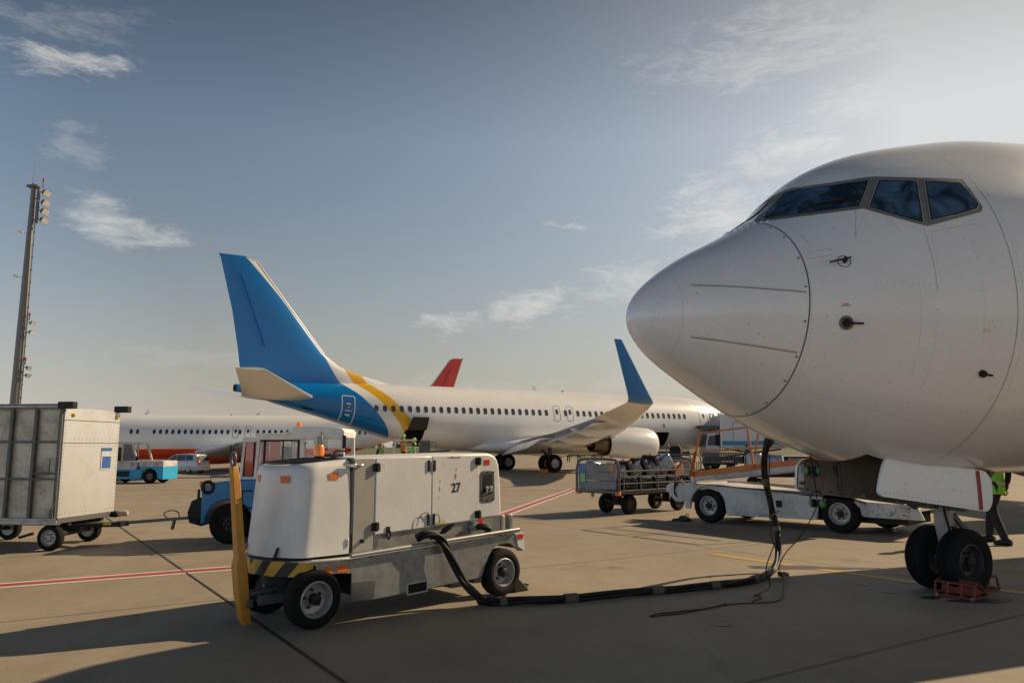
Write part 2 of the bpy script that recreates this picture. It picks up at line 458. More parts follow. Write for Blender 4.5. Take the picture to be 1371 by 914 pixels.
def livery_red():
    m, nt, b = new_mat('red belly livery'); co = objco(nt)
    sp = N(nt, 'ShaderNodeSeparateXYZ'); nt.links.new(co, sp.inputs[0]); X, Y, Z = sp.outputs
    zz = math_node(nt, 'SUBTRACT', Z, math_node(nt, 'MULTIPLY', math_node(nt, 'SUBTRACT', X, 8), .004))
    red = math_node(nt, 'SUBTRACT', 1., ramp(nt, zz, 2.30, 2.33))
    wh = mix_col(nt, math_node(nt, 'MULTIPLY', ramp(nt, noise(nt, co, .55, 6), .45, .8), .2), (.90, .89, .87), (.6, .58, .55))
    c = mix_col(nt, red, wh, (.95, .085, .025))
    nt.links.new(c, b.inputs['Base Color']); b.inputs['Roughness'].default_value = .3
    b.inputs['Coat Weight'].default_value = .4
    return m

def airliner(name, label, loc, rot, fus_mat, fin_mat, side, plug=0., gear=True, winglet=None, hero=False, windows=True, engine_mat=None, doors=(), fin_scale=1., engine_side=(-1, 1), fin_chord=1.):
    root = thing(name, label, 'airplane', loc, rot)
    PX = lambda x: x - (0 if x <= 8 else plug / 2 if x < 24.5 else plug)
    gone = lambda x, e=0: plug and (8 - e < x < 8.1 + plug / 2 + e or 24.4 - plug / 2 - e < x < 24.5 + e)
    # fuselage
    xs = [(.05 + 2.78 * k / 60) ** 2 for k in range(61)] + [8.6, 9.6, 11, 13, 15, 18, 21, 24.5] + [24.5 + 13.9 * k / 26 for k in range(1, 27)]
    seg = 120 if hero else 56; rings = []
    for x in xs:
        if gone(x): continue
        t, b, w, m = section(x); r = []
        for k in range(seg):
            a = 2 * PI * k / seg; sn = math.sin(a)
            r.append(Vector((PX(x), w * math.cos(a), m + (t - m) * sn if sn > 0 else m + (m - b) * sn)))
        rings.append(r)
    tip = fpt(0, 0); n0 = len(rings)
    mb = MB().loft(rings, cap=False)
    o = len(mb.v); mb.v.append((0, 0, ZN)); mb.f += [(o, k, (k + 1) % seg) for k in range(seg)]; mb.mi += [0] * seg
    e0 = (n0 - 1) * seg; mb.f.append(tuple(e0 + k for k in range(seg))); mb.mi.append(0)
    fus = mb.build('fuselage', fus_mat, root, smooth=45)
    if hero:
        cut = MB().span((2.5, -.44, .9), (4.32, .44, 2.3)).build('cutter', BROWN, None, smooth=0); cut.parent = root
        boolean_cut(fus, cut)
    for (x0, x1, z0, z1, sd) in doors:   # open cargo holds
        y0, y1 = sorted((sd * .7, sd * 2.2))
        cut = MB().span((x0, y0, z0), (x1, y1, z1)).build('cutter', VOID, None, smooth=0); cut.parent = root
        boolean_cut(fus, cut)
    # wing-body fairing
    rings = []
    for x, w, zt, zb in ((11.8, .5, 1.9, 1.38), (12.6, 1.35, 2.1, 1.25), (14, 1.98, 2.4, 1.12), (17, 2.1, 2.5, 1.08), (20.5, 2.1, 2.4, 1.1), (23, 1.75, 2.1, 1.22), (24.4, .7, 1.8, 1.37)):
        zm = (zt + zb) / 2
        rings.append([Vector((PX(x), w * math.copysign(abs(math.cos(a)) ** .75, math.cos(a)), zm + (zt - zb) / 2 * math.copysign(abs(math.sin(a)) ** .8, math.sin(a)))) for a in [2 * PI * k / 40 for k in range(40)]])
    MB().loft(rings).build('wing_fairing', fus_mat if not hero else WHITE, root, smooth=45)
    WM = [WHITE2, ALU]
    for sd in (-1, 1):
        mb = MB()
        lift_surface(mb, [((PX(13.6), sd * 1.4, 1.95), 7.6, .13, 0), ((PX(16.3), sd * 5.6, 2.42), 4.9, .12, 0), ((PX(19.6), sd * 11.5, 3.05), 3.1, .11, 0), ((PX(23.0), sd * 16.6, 3.62), 1.55, .10, 0)])
        wing = mb.build('wing', WHITE2, root, smooth=40)
        fl = MB()   # lowered trailing-edge flaps, three panels overlapping
        for ya, yb, xa, xb, za, zb, ch in ((2.1, 5.4, 20.9, 21.0, 1.62, 2.1, 1.9), (5.8, 8.7, 20.7, 21.2, 2.14, 2.5, 1.35), (8.8, 11.4, 21.2, 22.1, 2.5, 2.82, 1.1)):
            fl.prism([(PX(xa) - .5, sd * ya, za + .1), (PX(xa + ch * .5), sd * ya, za + .02), (PX(xa + ch), sd * ya, za - ch * .30), (PX(xa + ch * .5), sd * ya, za - .12)], (PX(xb) - PX(xa), sd * (yb - ya), zb - za))
        fl.build('flap', WHITE2, wing, smooth=30, bevel=.02)
        for y, x0, z in ((4.3, 17.9, 1.98), (7.2, 18.6, 2.2), (10.2, 19.6, 2.62)):
            MB().loft([[Vector((PX(x0 + t * 3.6), sd * y + r_ * .22 * math.cos(a), z - .22 * math.sin(t * PI) + r_ * .26 * math.sin(a) - .1 * t)) for a in [2 * PI * k / 12 for k in range(12)]] for t, r_ in ((0, .1), (.15, .6), (.4, 1), (.7, .85), (.92, .4), (1, .06))]).build('flap_fairing', WHITE2, wing, smooth=50)
        if winglet:
            mb = MB()
            lift_surface(mb, [((PX(23.0), sd * 16.6, 3.62), 1.56, .09, 0), ((PX(23.4), sd * 17.0, 3.72), 1.42, .085, sd * R(35)), ((PX(23.8), sd * 17.22, 4.0), 1.25, .08, sd * R(68)), ((PX(25.75), sd * 17.75, 6.28), .42, .08, sd * R(80))])
            mb.build('winglet', winglet, wing, smooth=40)
        # engine with pylon
        if sd in engine_side:
            ez = 1.78; ey = sd * 4.83; x0 = PX(12.9)
            def squash(pts): return pts
            em = engine_mat or WHITE2
            mb = MB(); prof = [(.0, .78), (.05, .865), (.16, .955), (.5, 1.04), (1.2, 1.085), (2.2, 1.06), (3.1, .98), (3.95, .84)]
            rings = []
            def eng_ring(x, r, seg=40):
                q = []
                for k in range(seg):
                    a = 2 * PI * k / seg; zz = r * math.sin(a)
                    if zz < -.78 * r: zz = -.78 * r - (abs(zz) - .78 * r) * .35
                    q.append(Vector((x0 + x, ey + r * 1.02 * math.cos(a), ez + zz)))
                return q
            out = [eng_ring(x, r) for x, r in prof]; inn = [eng_ring(x, r) for x, r in ((3.95, .80), (2.8, .82), (1.2, .80), (.5, .74), (.12, .72), (.0, .75))]
            mb.loft(out, cap=False); nac = mb.build('engine_nacelle', em, root, smooth=50)
            MB().loft(inn[:4] + [eng_ring(.12, .73)], cap=False).build('duct', DARK, nac, smooth=50)
            MB().loft([eng_ring(.16, .957), eng_ring(.05, .87), eng_ring(0, .80), eng_ring(.03, .75), eng_ring(.14, .72)], cap=False).build('inlet_lip', CHROME, nac, smooth=60)
            f = MB()
            for k in range(24):
                a = 2 * PI * k / 24; c, s_ = math.cos(a), math.sin(a); u = Vector((0, c, s_)); t = Vector((0, -s_, c))
                C = Vector((x0 + .75, ey, ez)); f.add([C + u * .2 - t * .02, C + u * .74 - t * .09 + Vector((.1, 0, 0)), C + u * .74 + t * .09 - Vector((.05, 0, 0)), C + u * .2 + t * .03 - Vector((.04, 0, 0))], [(0, 1, 2, 3)])
            f.lathe([(.78, 1.0), (.0, 1.0)], (x0, ey, ez), 'x', 24)
            f.build('fan', DARK, nac, smooth=0)
            MB().lathe([(.24, .8), (.18, .6), (.08, .45), (0, .42)], (x0, ey, ez), 'x', 24).build('spinner', STEEL, nac)
            MB().lathe([(.78, 3.3), (.66, 3.8), (.58, 4.4), (.50, 4.9), (.47, 4.95), (.42, 4.6), (.3, 4.4), (.22, 4.9), (.13, 5.4), (0, 5.65)], (x0, ey, ez), 'x', 32).build('exhaust_core', mat('heat stained nozzle', (.22, .16, .11), .4, metal=.8, dirt=.5, dscale=4, dcol=(.06, .04, .03)), nac, smooth=40)
            MB().loft([[Vector((x0 + xa, ey + w * c, zb)) for xa, c, zb in ((a0, -1, z0), (a0, 1, z0), (a1, 1, z1), (a1, -1, z1))] for w, a0, z0, a1, z1 in ((.16, 1.1, ez + .95, 4.6, ez + .4), (.14, 1.6, ez + 1.08, 5.4, ez + .8), (.1, 3.2, ez + 1.0, 5.6, ez + .95))]).build('pylon', em, root, smooth=40)
        # tailplane
        mb = MB()
        lift_surface(mb, [((PX(34.1), sd * .5, 4.35), 4.1, .10, 0), ((PX(35.3), sd * 2.4, 4.55), 3.3, .09, 0), ((PX(38.55), sd * 7.15, 5.22), 1.35, .09, 0)])
        st = mb.build('tailplane', WHITE2, root, smooth=40)
    # fin with dorsal fillet
    F = fin_scale; Z0 = 5.0
    zz = lambda z: Z0 + (z - Z0) * F
    mb = MB()
    def vring(le, te, z, tc):
        return [Vector((PX(le + (te - le) * x), y * 1.0, z)) for x, y in airfoil(1, tc)] if False else [Vector((PX(le) + x, y, z)) for x, y in airfoil(te - le, tc)]
    secs = [(26.6, 38.25, 5.15, .045), (29.2, 38.2, 5.34, .055), (31.2, 38.22, 5.8, .075), (32.55, 38.3, 6.25, .09), (33.55, 38.4, 6.95, .10), (35.3, 38.8, 9.1, .10), (37.6, 39.55, 12.0, .095), (38.2, 39.66, 12.24, .04)]
    secs = [(b_ - (b_ - a) * (fin_chord if z > 7 else 1), b_, z, tc) for a, b_, z, tc in secs]
    mb.loft([vring(a, b_, zz(z), tc) for a, b_, z, tc in secs])
    fin = mb.build('tail_fin', fin_mat, root, smooth=40)
    if not hero:
        rl = MB()
        for sd in (-1, 1):
            for (p, q) in (((37.4, 6.2), (38.75, 11.6)), ((36.9, 5.6), (37.4, 6.2))):
                pass
        # metal leading edge of the fin
        le = [(PX(a) - .012, 0, zz(z)) for a, b_, z, tc in secs[4:]]
        MB().tube(le, [.05, .07, .06, .04], 8).build('leading_edge', ALU, fin)
        rd = MB(); red_fin = fin_mat is REDP
        for sd in (-1, 1):
            rd.prism([(PX(37.0), sd * .36, zz(7.2)), (PX(37.025), sd * .36, zz(7.2)), (PX(38.47), sd * .19, zz(11.2)), (PX(38.45), sd * .19, zz(11.2))], (0, sd * -.2, 0))
        rd.build('rudder_hinge_line', mat('red hinge line', (.55, .04, .02), .5) if red_fin else mat('hinge line', (.003, .15, .43), .5), fin, smooth=0)  # thin hinge line, slightly darker than the fin colour
    # tail cone exhaust
    MB().lathe([(.21, 0), (.19, .12), (.1, .1)], (PX(38.4), 0, 4.81), 'x', 16).build('exhaust_pipe', DARK, root)
    # antennas on the crown
    for x in (9.2, 18.7):
        MB().prism([(PX(x), -.012, 5.35), (PX(x + .36), -.012, 5.35), (PX(x + .42), -.012, 5.72), (PX(x + .24), -.012, 5.72)], (0, .024, 0)).build('antenna', WHITE2, root)
    MB().lathe([(.09, 0), (.08, .08), (.0, .13)], (PX(16.6), 0, 5.36), 'z', 12).build('beacon', REFLR, root)
    # cabin windows of the side that is seen
    if windows:
        for sd in (-1, 1):
            for w_, nm in ((W1, 'windshield'), (W2, 'cockpit_window'), (W3, 'cockpit_window')):
                mb = MB(); skin_patch(mb, w_, .008, sd, rad=.03, step=.1, rings=(0, .5, 1)); mb.build(nm, WINP, root, smooth=60)
        x = 6.95; k = 0
        while x < 31.0:
            if not gone(x, .2) and not any(abs(x - dx) < .34 for dx in (4.9, 17.25, 18.3)):
                th = zth(x, 3.82); hw = .125; hh = .17 / section(x)[2]
                mb = MB(); skin_patch(mb, [(x - hw, th - hh), (x + hw, th - hh), (x + hw, th + hh), (x - hw, th + hh)], .006, side, rad=.1, step=.2, rings=(0, 1))
                mb.v = [(PX(v[0]), v[1], v[2]) for v in mb.v]
                w = mb.build('cabin_window', WINP, root, smooth=0)
                k += 1
            x += .508
        for dx, z0, z1, hw, nm in ((4.95, 2.95, 4.75, .43, 'cabin_door'), (17.25, 3.3, 4.3, .25, 'overwing_exit'), (18.3, 3.3, 4.3, .25, 'overwing_exit'), (32.42, 3.0, 4.5, .36, 'cabin_door')):
            a, b_ = zth(dx, z0), zth(dx, z1)
            pl = round_poly([(dx - hw, a * 1.5), (dx + hw, a * 1.5), (dx + hw, b_ * 1.5), (dx - hw, b_ * 1.5)], .14)
            mb = MB(); skin_strip(mb, [(p.x, p.y / 1.5) for p in pl], .045 if dx < 30 else .06, .006, side, close=True, step=.2)
            mb.v = [(PX(v[0]), v[1], v[2]) for v in mb.v]
            dr = mb.build(nm, mat('door outline grey', (.30, .29, .28), .5) if dx < 30 else WHITE2, root, smooth=0)
            th = zth(dx, 3.9); hh = .15 / section(dx)[2]
            mb = MB(); skin_patch(mb, [(dx - .1, th - hh), (dx + .1, th - hh), (dx + .1, th + hh), (dx - .1, th + hh)], .007, side, rad=.1, step=.2, rings=(0, 1))
            mb.v = [(PX(v[0]), v[1], v[2]) for v in mb.v]; mb.build('window', WINP, dr, smooth=0)
    if gear:
        gy = 2.86; gx = PX(19.6)
        for sd in (-1, 1):
            g = MB(); g.cyl((gx, sd * gy, .55), (gx, sd * gy, 2.1), .12, .15); g.bar((gx, sd * gy, .9), (gx, sd * (gy - 1.5), 1.7), .12, .12); g.cyl((gx, sd * (gy - .55), .56), (gx, sd * (gy + .55), .56), .09)
            st = g.build('main_gear_leg', STEEL, root)
            for w in (-.43, .43): wheel(st, (gx, sd * gy + w, .565), .565, .40, .29, side=1 if w > 0 else -1, rim=RIM, lugs=0, seg=28)
    return root, fus, PX
# ------------------------------------------------------------------ the big airliner on the right
HA = R(22.5); HX, HY = 1.134, 7.3694
def HW(x, y, z=0.):   # airliner frame to world
    return Vector((HX + x * math.cos(HA) - y * math.sin(HA), HY + x * math.sin(HA) + y * math.cos(HA), z))
hero, hfus, _ = airliner('airliner', 'plain white airliner whose big nose and cockpit windows stand closest, nose gear doors open', (HX, HY, 0), HA, WHITE, WHITE2, -1, hero=True, windows=False)

W1 = [(1.467, 1.302), (1.61, 1.41), (1.77, 1.475), (1.905, 1.49), (1.918, 1.395), (1.927, 1.273), (1.955, 1.172), (1.997, 1.086), (2.051, 1.014), (2.116, 0.954), (2.192, 0.907), (2.28, 0.874), (2.14, 0.782), (2.026, 0.705), (1.95, 0.748), (1.879, 0.798), (1.812, 0.853), (1.746, 0.912), (1.68, 0.971), (1.615, 1.035), (1.555, 1.108), (1.504, 1.194)]
W2 = [(2.368, 0.831), (2.462, 0.792), (2.563, 0.761), (2.67, 0.734), (2.584, 0.623), (2.522, 0.523), (2.478, 0.43), (2.394, 0.463), (2.313, 0.501), (2.237, 0.543), (2.165, 0.591), (2.1, 0.649), (2.221, 0.734)]
W3 = [(2.759, 0.712), (2.868, 0.694), (2.981, 0.678), (3.098, 0.665), (3.106, 0.579), (3.13, 0.502), (3.078, 0.472), (2.944, 0.461), (2.814, 0.45), (2.689, 0.441), (2.567, 0.434), (2.613, 0.519), (2.676, 0.611)]
F1 = [(1.399, 1.352), (1.46, 1.44), (1.6, 1.53), (1.88, 1.571), (1.965, 1.571), (1.974, 1.471), (1.967, 1.342), (1.986, 1.237), (2.02, 1.148), (2.066, 1.074), (2.125, 1.012), (2.195, 0.964), (2.278, 0.928), (2.366, 0.899), (2.241, 0.812), (2.136, 0.736), (2.048, 0.669), (1.968, 0.709), (1.892, 0.757), (1.82, 0.81), (1.749, 0.867), (1.677, 0.923), (1.607, 0.983), (1.54, 1.051), (1.479, 1.13), (1.429, 1.225)]
F2 = [(2.366, 0.899), (2.451, 0.856), (2.542, 0.82), (2.639, 0.789), (2.742, 0.764), (2.656, 0.66), (2.593, 0.568), (2.547, 0.482), (2.512, 0.401), (2.424, 0.432), (2.34, 0.467), (2.258, 0.507), (2.181, 0.551), (2.111, 0.605), (2.048, 0.669), (2.136, 0.736), (2.241, 0.812)]
F3 = [(2.742, 0.764), (2.845, 0.743), (2.951, 0.725), (3.061, 0.71), (3.175, 0.696), (3.161, 0.618), (3.16, 0.547), (3.171, 0.482), (3.125, 0.452), (2.995, 0.439), (2.869, 0.428), (2.747, 0.417), (2.628, 0.408), (2.512, 0.401), (2.547, 0.482), (2.593, 0.568), (2.656, 0.66)]
for sd in (-1, 1):
    fm = MB()
    for f in (F1, F2, F3): skin_patch(fm, f, .004, sd, rad=.004, step=.04)
    for w, nm in ((W1, 'windshield'), (W2, 'cockpit_window'), (W3, 'cockpit_window')):
        g = MB(); skin_patch(g, w, .011, sd, rad=.016, step=.03); pn = g.build(nm, GLASSD, hero, smooth=60)
        s_ = MB(); pl = [(p.x, p.y / 1.5) for p in round_poly([(p[0], p[1] * 1.5) for p in w], .016)]
        skin_strip(s_, pl, .013, .014, sd, close=True); s_.build('pane_seal', PIPING, pn, smooth=0)
        s_ = MB(); cc = sum((Vector(p) for p in pl), Vector((0, 0))) / len(pl); skin_strip(s_, [tuple(Vector(p) + (Vector(p) - cc).normalized() * .012) for p in pl], .008, .013, sd, close=True); s_.build('pane_retainer', ALU, pn, smooth=0)
    rv = fm
    for f, skip in ((F1, ()), (F2, ()), (F3, ())):
        c = sum((Vector(p) for p in f), Vector((0, 0))) / len(f)
        for i in range(len(f)):
            a, b = Vector(f[i]), Vector(f[(i + 1) % len(f)]); A_, B_ = fpt(*a, 0, sd), fpt(*b, 0, sd); n = max(2, int((B_ - A_).length / .045))
            for k in range(n):
                q = a.lerp(b, (k + .5) / n); q = q + (c - q) * .05
                o_ = fpt(q.x, q.y, .0065, sd); nn = (fpt(q.x, q.y, .05, sd) - o_).normalized(); u = nn.orthogonal().normalized(); v = nn.cross(u)
                rv.add([o_ + (u * math.cos(t) + v * math.sin(t)) * .0055 for t in (0, 1.05, 2.09, 3.14, 4.19, 5.24)], [(0, 1, 2, 3, 4, 5)], mi=1)
    fr = fm.build('window_frame', [GREYP, mat('rivet grey', (.10, .095, .09), .5, dirt=.2)], hero, smooth=60)
    sk_ = MB(); rv = sk_; rnd = random.Random(3)
    def rivet_row(p, q, n):
        for k in range(n):
            t = (k + rnd.uniform(-.1, .1)) / (n - 1); x = p[0] + (q[0] - p[0]) * t; th = p[1] + (q[1] - p[1]) * t
            o_ = fpt(x, th, .003, sd); nn = (fpt(x, th, .05, sd) - o_).normalized(); u = nn.orthogonal().normalized(); v = nn.cross(u)
            rv.add([o_ + (u * math.cos(t2) + v * math.sin(t2)) * .0045 for t2 in (0, 1.05, 2.09, 3.14, 4.19, 5.24)], [(0, 1, 2, 3, 4, 5)])
    for p, q, n in (((2.03, .62), (1.86, .50), 9), ((2.52, .36), (2.50, .17), 12), ((2.1, .62), (2.45, .36), 16), ((2.55, .36), (3.0, .38), 18), ((1.5, .92), (1.95, .66), 14), ((1.44, 1.0), (1.48, .6), 20),
                    ((2.1, 1.02), (2.9, .86), 26), ((2.05, 1.25), (2.9, .98), 24), ((1.36, .75), (1.36, -.7), 40), ((1.40, .5), (1.62, .46), 14), ((1.40, .42), (1.60, .40), 12), ((2.9, .30), (2.92, -.3), 24), ((1.9, .1), (2.4, .05), 10), ((2.0, 1.36), (3.1, 1.05), 40), ((2.3, .02), (2.31, -.5), 22), ((1.50, .36), (1.66, .34), 8), ((2.45, -.1), (2.46, -.6), 16), ((3.32, .9), (3.33, -.6), 60)):
        rivet_row(p, q, n)
    # conductive strips on the radome, pressure probes
    st = MB()
    zl = lambda a, b: [(a[0] + (b[0] - a[0]) * k / 14, zth(a[0] + (b[0] - a[0]) * k / 14, ZN + a[1] + (b[1] - a[1]) * k / 14)) for k in range(15)]
    for a, b in (((.426, .272), (1.315, .177)), ((.416, -.219), (1.285, -.374))): skin_strip(st, zl(a, b), .012, .005, sd)
    st.build('lightning_strip', mat('strip pale grey', (.58, .57, .55), .5, dirt=.2), hero, smooth=0)
    pl = MB()
    for a, b in (((.426, .263), (1.315, .168)), ((.416, -.228), (1.285, -.383))): skin_strip(pl, zl(a, b), .005, .004, sd)
    pl.build('strip_shadow', STEEL, hero, smooth=0)  # dark line below each strip, painted in for its shadow
    lp = sk_; skin_strip(lp, [(1.386, -.808), (2.213, -.816), (3.13, -.845), (3.95, -.926), (6, -1.0)], .007, .003, sd, mi=1)
    # angle of attack vane and pitot probe
    def skin_frame(x, th):
        o_ = fpt(x, th, 0, sd); nn = (fpt(x, th, .05, sd) - o_).normalized(); t = (fpt(x + .02, th, 0, sd) - o_).normalized(); return o_, nn, t, nn.cross(t).normalized()
    o_, nn, t, b = skin_frame(1.684, .309)
    pr = MB(); pr.lathe([(.062, .003), (.061, .005), (.057, .005), (.056, .003)], o_, nn, 28); pr.build('probe_ring', DARK, hero, smooth=0)
    pr = MB(); pr.bar(o_ + nn * .0, o_ + nn * .06, .045, .022, t); pr.bar(o_ + nn * .06 - t * .16, o_ + nn * .06 + t * .05, .012, .022, nn); pr.build('pitot_probe', DARK, hero, bevel=.004)
    o_, nn, t, b = skin_frame(1.649, -.196)
    pr = MB(); pr.lathe([(.066, .0), (.066, .008), (.045, .012), (.042, .006)], o_, nn, 28); pr.lathe([(.044, .007), (.02, .007), (.02, .02), (0, .02)], o_, nn, 24, mi=1)
    pr.bar(o_ + nn * .03 - t * .015, o_ + nn * .035 + t * .145, .02, .012, nn, mi=1)
    pr.build('angle_vane', [mat('brown heater plate', (.17, .14, .12), .5, dirt=.4), DARK], hero, smooth=30)
    lb = MB(); skin_patch(lb, [(1.615, -.055), (1.665, -.055), (1.665, -.048), (1.615, -.048)], .003, sd, rad=0, step=.2, rings=(0, 1)); lb.build('warning_label', REFLR, hero, smooth=0)
    lb = MB(); skin_patch(lb, [(1.60, -.069), (1.68, -.069), (1.68, -.062), (1.60, -.062)], .003, sd, rad=0, step=.2, rings=(0, 1)); lb.build('warning_label', LABELB, hero, smooth=0)
    o_, nn, t, b = skin_frame(2.993, -.458)
    pr = MB(); pr.lathe([(.036, 0), (.034, .03), (0, .035)], o_, nn, 20); pr.bar(o_ + nn * .03 - t * .01, o_ + nn * .05 + t * .075, .02, .012, nn); pr.build('static_probe', BLACK, hero)
    lb = MB(); skin_patch(lb, [(2.92, -.219), (3.0, -.219), (3.0, -.20), (2.92, -.20)], .004, sd, rad=.01, step=.05, rings=(0, .6, 1)); lb.build('glint_patch', CHROME, hero, smooth=0)  # bright metal patch put on the skin for a glint of light
    pn_ = sk_
    for pth in ([(1.995, .70), (1.90, .56), (1.86, .48)], [(2.16, .60), (2.21, .50), (2.24, .42)], [(2.47, .40), (2.46, .25), (2.46, .02)]): skin_strip(pn_, pth, .004, .0035, sd, mi=2)
    sko = sk_.build('skin_seam', [mat('rivet pale grey', (.30, .29, .275), .5, dirt=.2), mat('pale seam', (.74, .72, .68), .5, dirt=.2), mat('faint panel line', (.48, .46, .44), .6)], hfus, smooth=0)
    join_into(hfus, sko)
    # wiper
    P0 = fpt(1.66, 1.02, .05, sd); wp = MB(); wp.lathe([(.022, -.05), (.022, .012), (0, .015)], P0, (fpt(1.66, 1.02, .1, sd) - P0).normalized(), 12)
    wp.tube([P0, fpt(1.80, .95, .05, sd), fpt(1.98, .80, .045, sd)], [.012, .01, .008], 6)
    wp.tube([fpt(1.78, 1.00, .022, sd), fpt(1.9, .87, .022, sd), fpt(2.06, .755, .022, sd)], .008, 5)
    wp.build('wiper', BLACK, hero)
# ring seams round the nose
sm = MB()
ring = [(1.3365, -PI + 2 * PI * k / 96) for k in range(96)]
ring = [(1.3365 + .043 * (fpt(1.3365, t).z - ZN), t) for _, t in ring]
skin_strip(sm, ring, .011, .003, -1, close=True); sm.build('radome_seam', mat('dark seam', (.07, .065, .06), .7), hero, smooth=0)
sm = MB()
for q in range(40):
    x, t = ring[(q * 12 // 5) % 96]; o_ = fpt(x - .03, t, .004, -1); nn = (fpt(x - .03, t, .05, -1) - o_).normalized(); u = nn.orthogonal().normalized(); v = nn.cross(u)
    if q % 2: sm.add([o_ + (u * math.cos(t2) + v * math.sin(t2)) * .011 for t2 in [PI * k / 5 for k in range(10)]], [tuple(range(10))])
sm.build('radome_latches', STEEL, hero, smooth=0)
sm = MB(); skin_strip(sm, [(.335, -PI + 2 * PI * k / 64) for k in range(64)], .0025, .002, -1, close=True); sm.build('erosion_cap_edge', mat('faint edge', (.52, .50, .48), .4), hero, smooth=0)
sm = MB()
for x, w in ((3.262, .006), (5.6, .006), (7.9, .006)): skin_strip(sm, [(x, -PI + 2 * PI * k / 96) for k in range(96)], w, .003, -1, close=True)
sm.build('frame_seam', mat('grey seam', (.33, .31, .29), .6), hfus, smooth=0)
# forward door outline
for sd in (-1,):
    a, b_ = zth(4.95, 2.95), zth(4.95, 4.75)
    mb = MB(); pl = round_poly([(4.5, a * 1.5), (5.38, a * 1.5), (5.38, b_ * 1.5), (4.5, b_ * 1.5)], .14)
    skin_strip(mb, [(p.x, p.y / 1.5) for p in pl], .03, .005, sd, close=True); mb.build('cabin_door', MATS['door outline grey'] if 'door outline grey' in MATS else GREYP, hero, smooth=0)
# small vortex strips in front of the windshield
vg = MB()
for k in range(7):
    x, t = 1.12 + .045 * k, 1.571; side = -1
    for sgn in (-1, 1):
        o_ = fpt(1.24 + .03 * k, 1.571 - .06 * (k + .3), 0, sgn); vg.bar(o_, o_ + Vector((.045, 0, .008)), .012, .03)
vg.build('vortex_fin', ALU, hero, split=True)
# nose gear
def panel_door(poly, y, t, mats, lean, name):
    """nose gear door: curved plate hanging from the belly, outline in (x, z)"""
    pl = subdiv(round_poly(poly, .10, 6), .07); c = sum((Vector(p) for p in pl), Vector((0, 0))) / len(pl); zt = max(p[1] for p in pl); mb = MB()
    sg = -1 if y < 0 else 1
    def P(q, off): dz = zt - q[1]; return Vector((q[0], y + sg * (lean * dz - .10 * dz * dz) + off, q[1]))
    n = len(pl); rg = (.35, .7, 1.)
    for off, mi in ((sg * t, 0), (0, 1)):
        vs = [P(c, off)] + [P(c.lerp(Vector(p), s_), off) for s_ in rg for p in pl]; fs = [(0, 1 + k, 1 + (k + 1) % n) for k in range(n)]
        for i in range(2):
            for k in range(n): j = (k + 1) % n; fs.append((1 + i * n + k, 1 + (i + 1) * n + k, 1 + (i + 1) * n + j, 1 + i * n + j))
        mb.add(vs, fs, mi)
    vs = [P(p, o2) for o2 in (sg * t, 0) for p in pl]; mb.add(vs, [(k, (k + 1) % n, n + (k + 1) % n, n + k) for k in range(n)], 0)
    bm_fix = mb.build(name, mats, hero, smooth=40); return bm_fix, P
DP, P1 = panel_door([(2.72, 1.50), (2.60, 1.30), (2.52, 1.115), (4.08, .91), (4.17, 1.0), (4.22, 1.24), (4.14, 1.345), (3.9, 1.365)], -.445, .03, [WHITE, BROWN], .18, 'gear_door')
sp = MB()
pts = [(3.99, 1.345), (4.05, 1.345), (4.00, .93), (3.94, .936)]
zz_ = 6
for k in range(zz_):
    a0, a1 = k / zz_, (k + 1) / zz_
    L0 = Vector(pts[0]).lerp(Vector(pts[3]), a0); L1 = Vector(pts[0]).lerp(Vector(pts[3]), a1); R0 = Vector(pts[1]).lerp(Vector(pts[2]), a0); R1 = Vector(pts[1]).lerp(Vector(pts[2]), a1)
    sp.add([P1(q, -.034) for q in (L0, R0, R1, L1)], [(0, 1, 2, 3)])
sp.build('red_stripe', mat('door stripe red', (.34, .02, .012), .5, dirt=.3), DP, smooth=0)
rv = MB()
for k in range(24):
    q = Vector((2.62 + 1.42 * k / 23, 1.145 - .205 * k / 23)); o_ = P1(q, -.033); rv.add([o_ + Vector((.006 * math.cos(t), 0, .006 * math.sin(t))) for t in [PI * j / 4 for j in range(8)]], [tuple(range(8))])
rnd = random.Random(5)
for k in range(14):
    q = Vector((rnd.uniform(2.9, 3.8), rnd.uniform(1.12, 1.34))); o_ = P1(q, -.033); rv.add([o_ + Vector((.006 * math.cos(t), 0, .006 * math.sin(t))) for t in [PI * j / 4 for j in range(8)]], [tuple(range(8))])
rv.build('rivet_pattern', mat('rivet pale grey', (.30, .29, .275), .5, dirt=.2), DP, smooth=0)
DS, P2 = panel_door([(2.50, 1.47), (2.42, 1.40), (2.42, 1.15), (2.48, 1.11), (4.1, .91), (4.2, 1.0), (4.22, 1.28), (4.1, 1.36)], .445, .03, [WHITE, BROWN], .18, 'gear_door')
sp = MB()
for k in range(9): sp.bar(P2(Vector((2.55 + .17 * k, 1.13 - .021 * k)), -.004), P2(Vector((2.60 + .17 * k, 1.125 - .021 * k)), -.004), .012, .02)
sp.bar(P2(Vector((3.0, 1.42)), -.02), P2(Vector((3.05, 1.10)), -.02), .03, .05); sp.bar(P2(Vector((2.93, 1.38)), -.02), P2(Vector((3.04, 1.22)), -.02), .02, .03)
sp.span((2.43, .43, 1.18), (2.5, .452, 1.22)); sp.build('hinge_bracket', STEEL, DS, bevel=.004, split=True)
mb = MB(); mb.prism([P2(Vector(p), -.003) for p in [(2.44, 1.40), (2.44, 1.16), (2.52, 1.15), (2.52, 1.40)]], (0, -.003, 0)); mb.build('edge_plate', WHITE, DS, smooth=0)
GX = 4.1
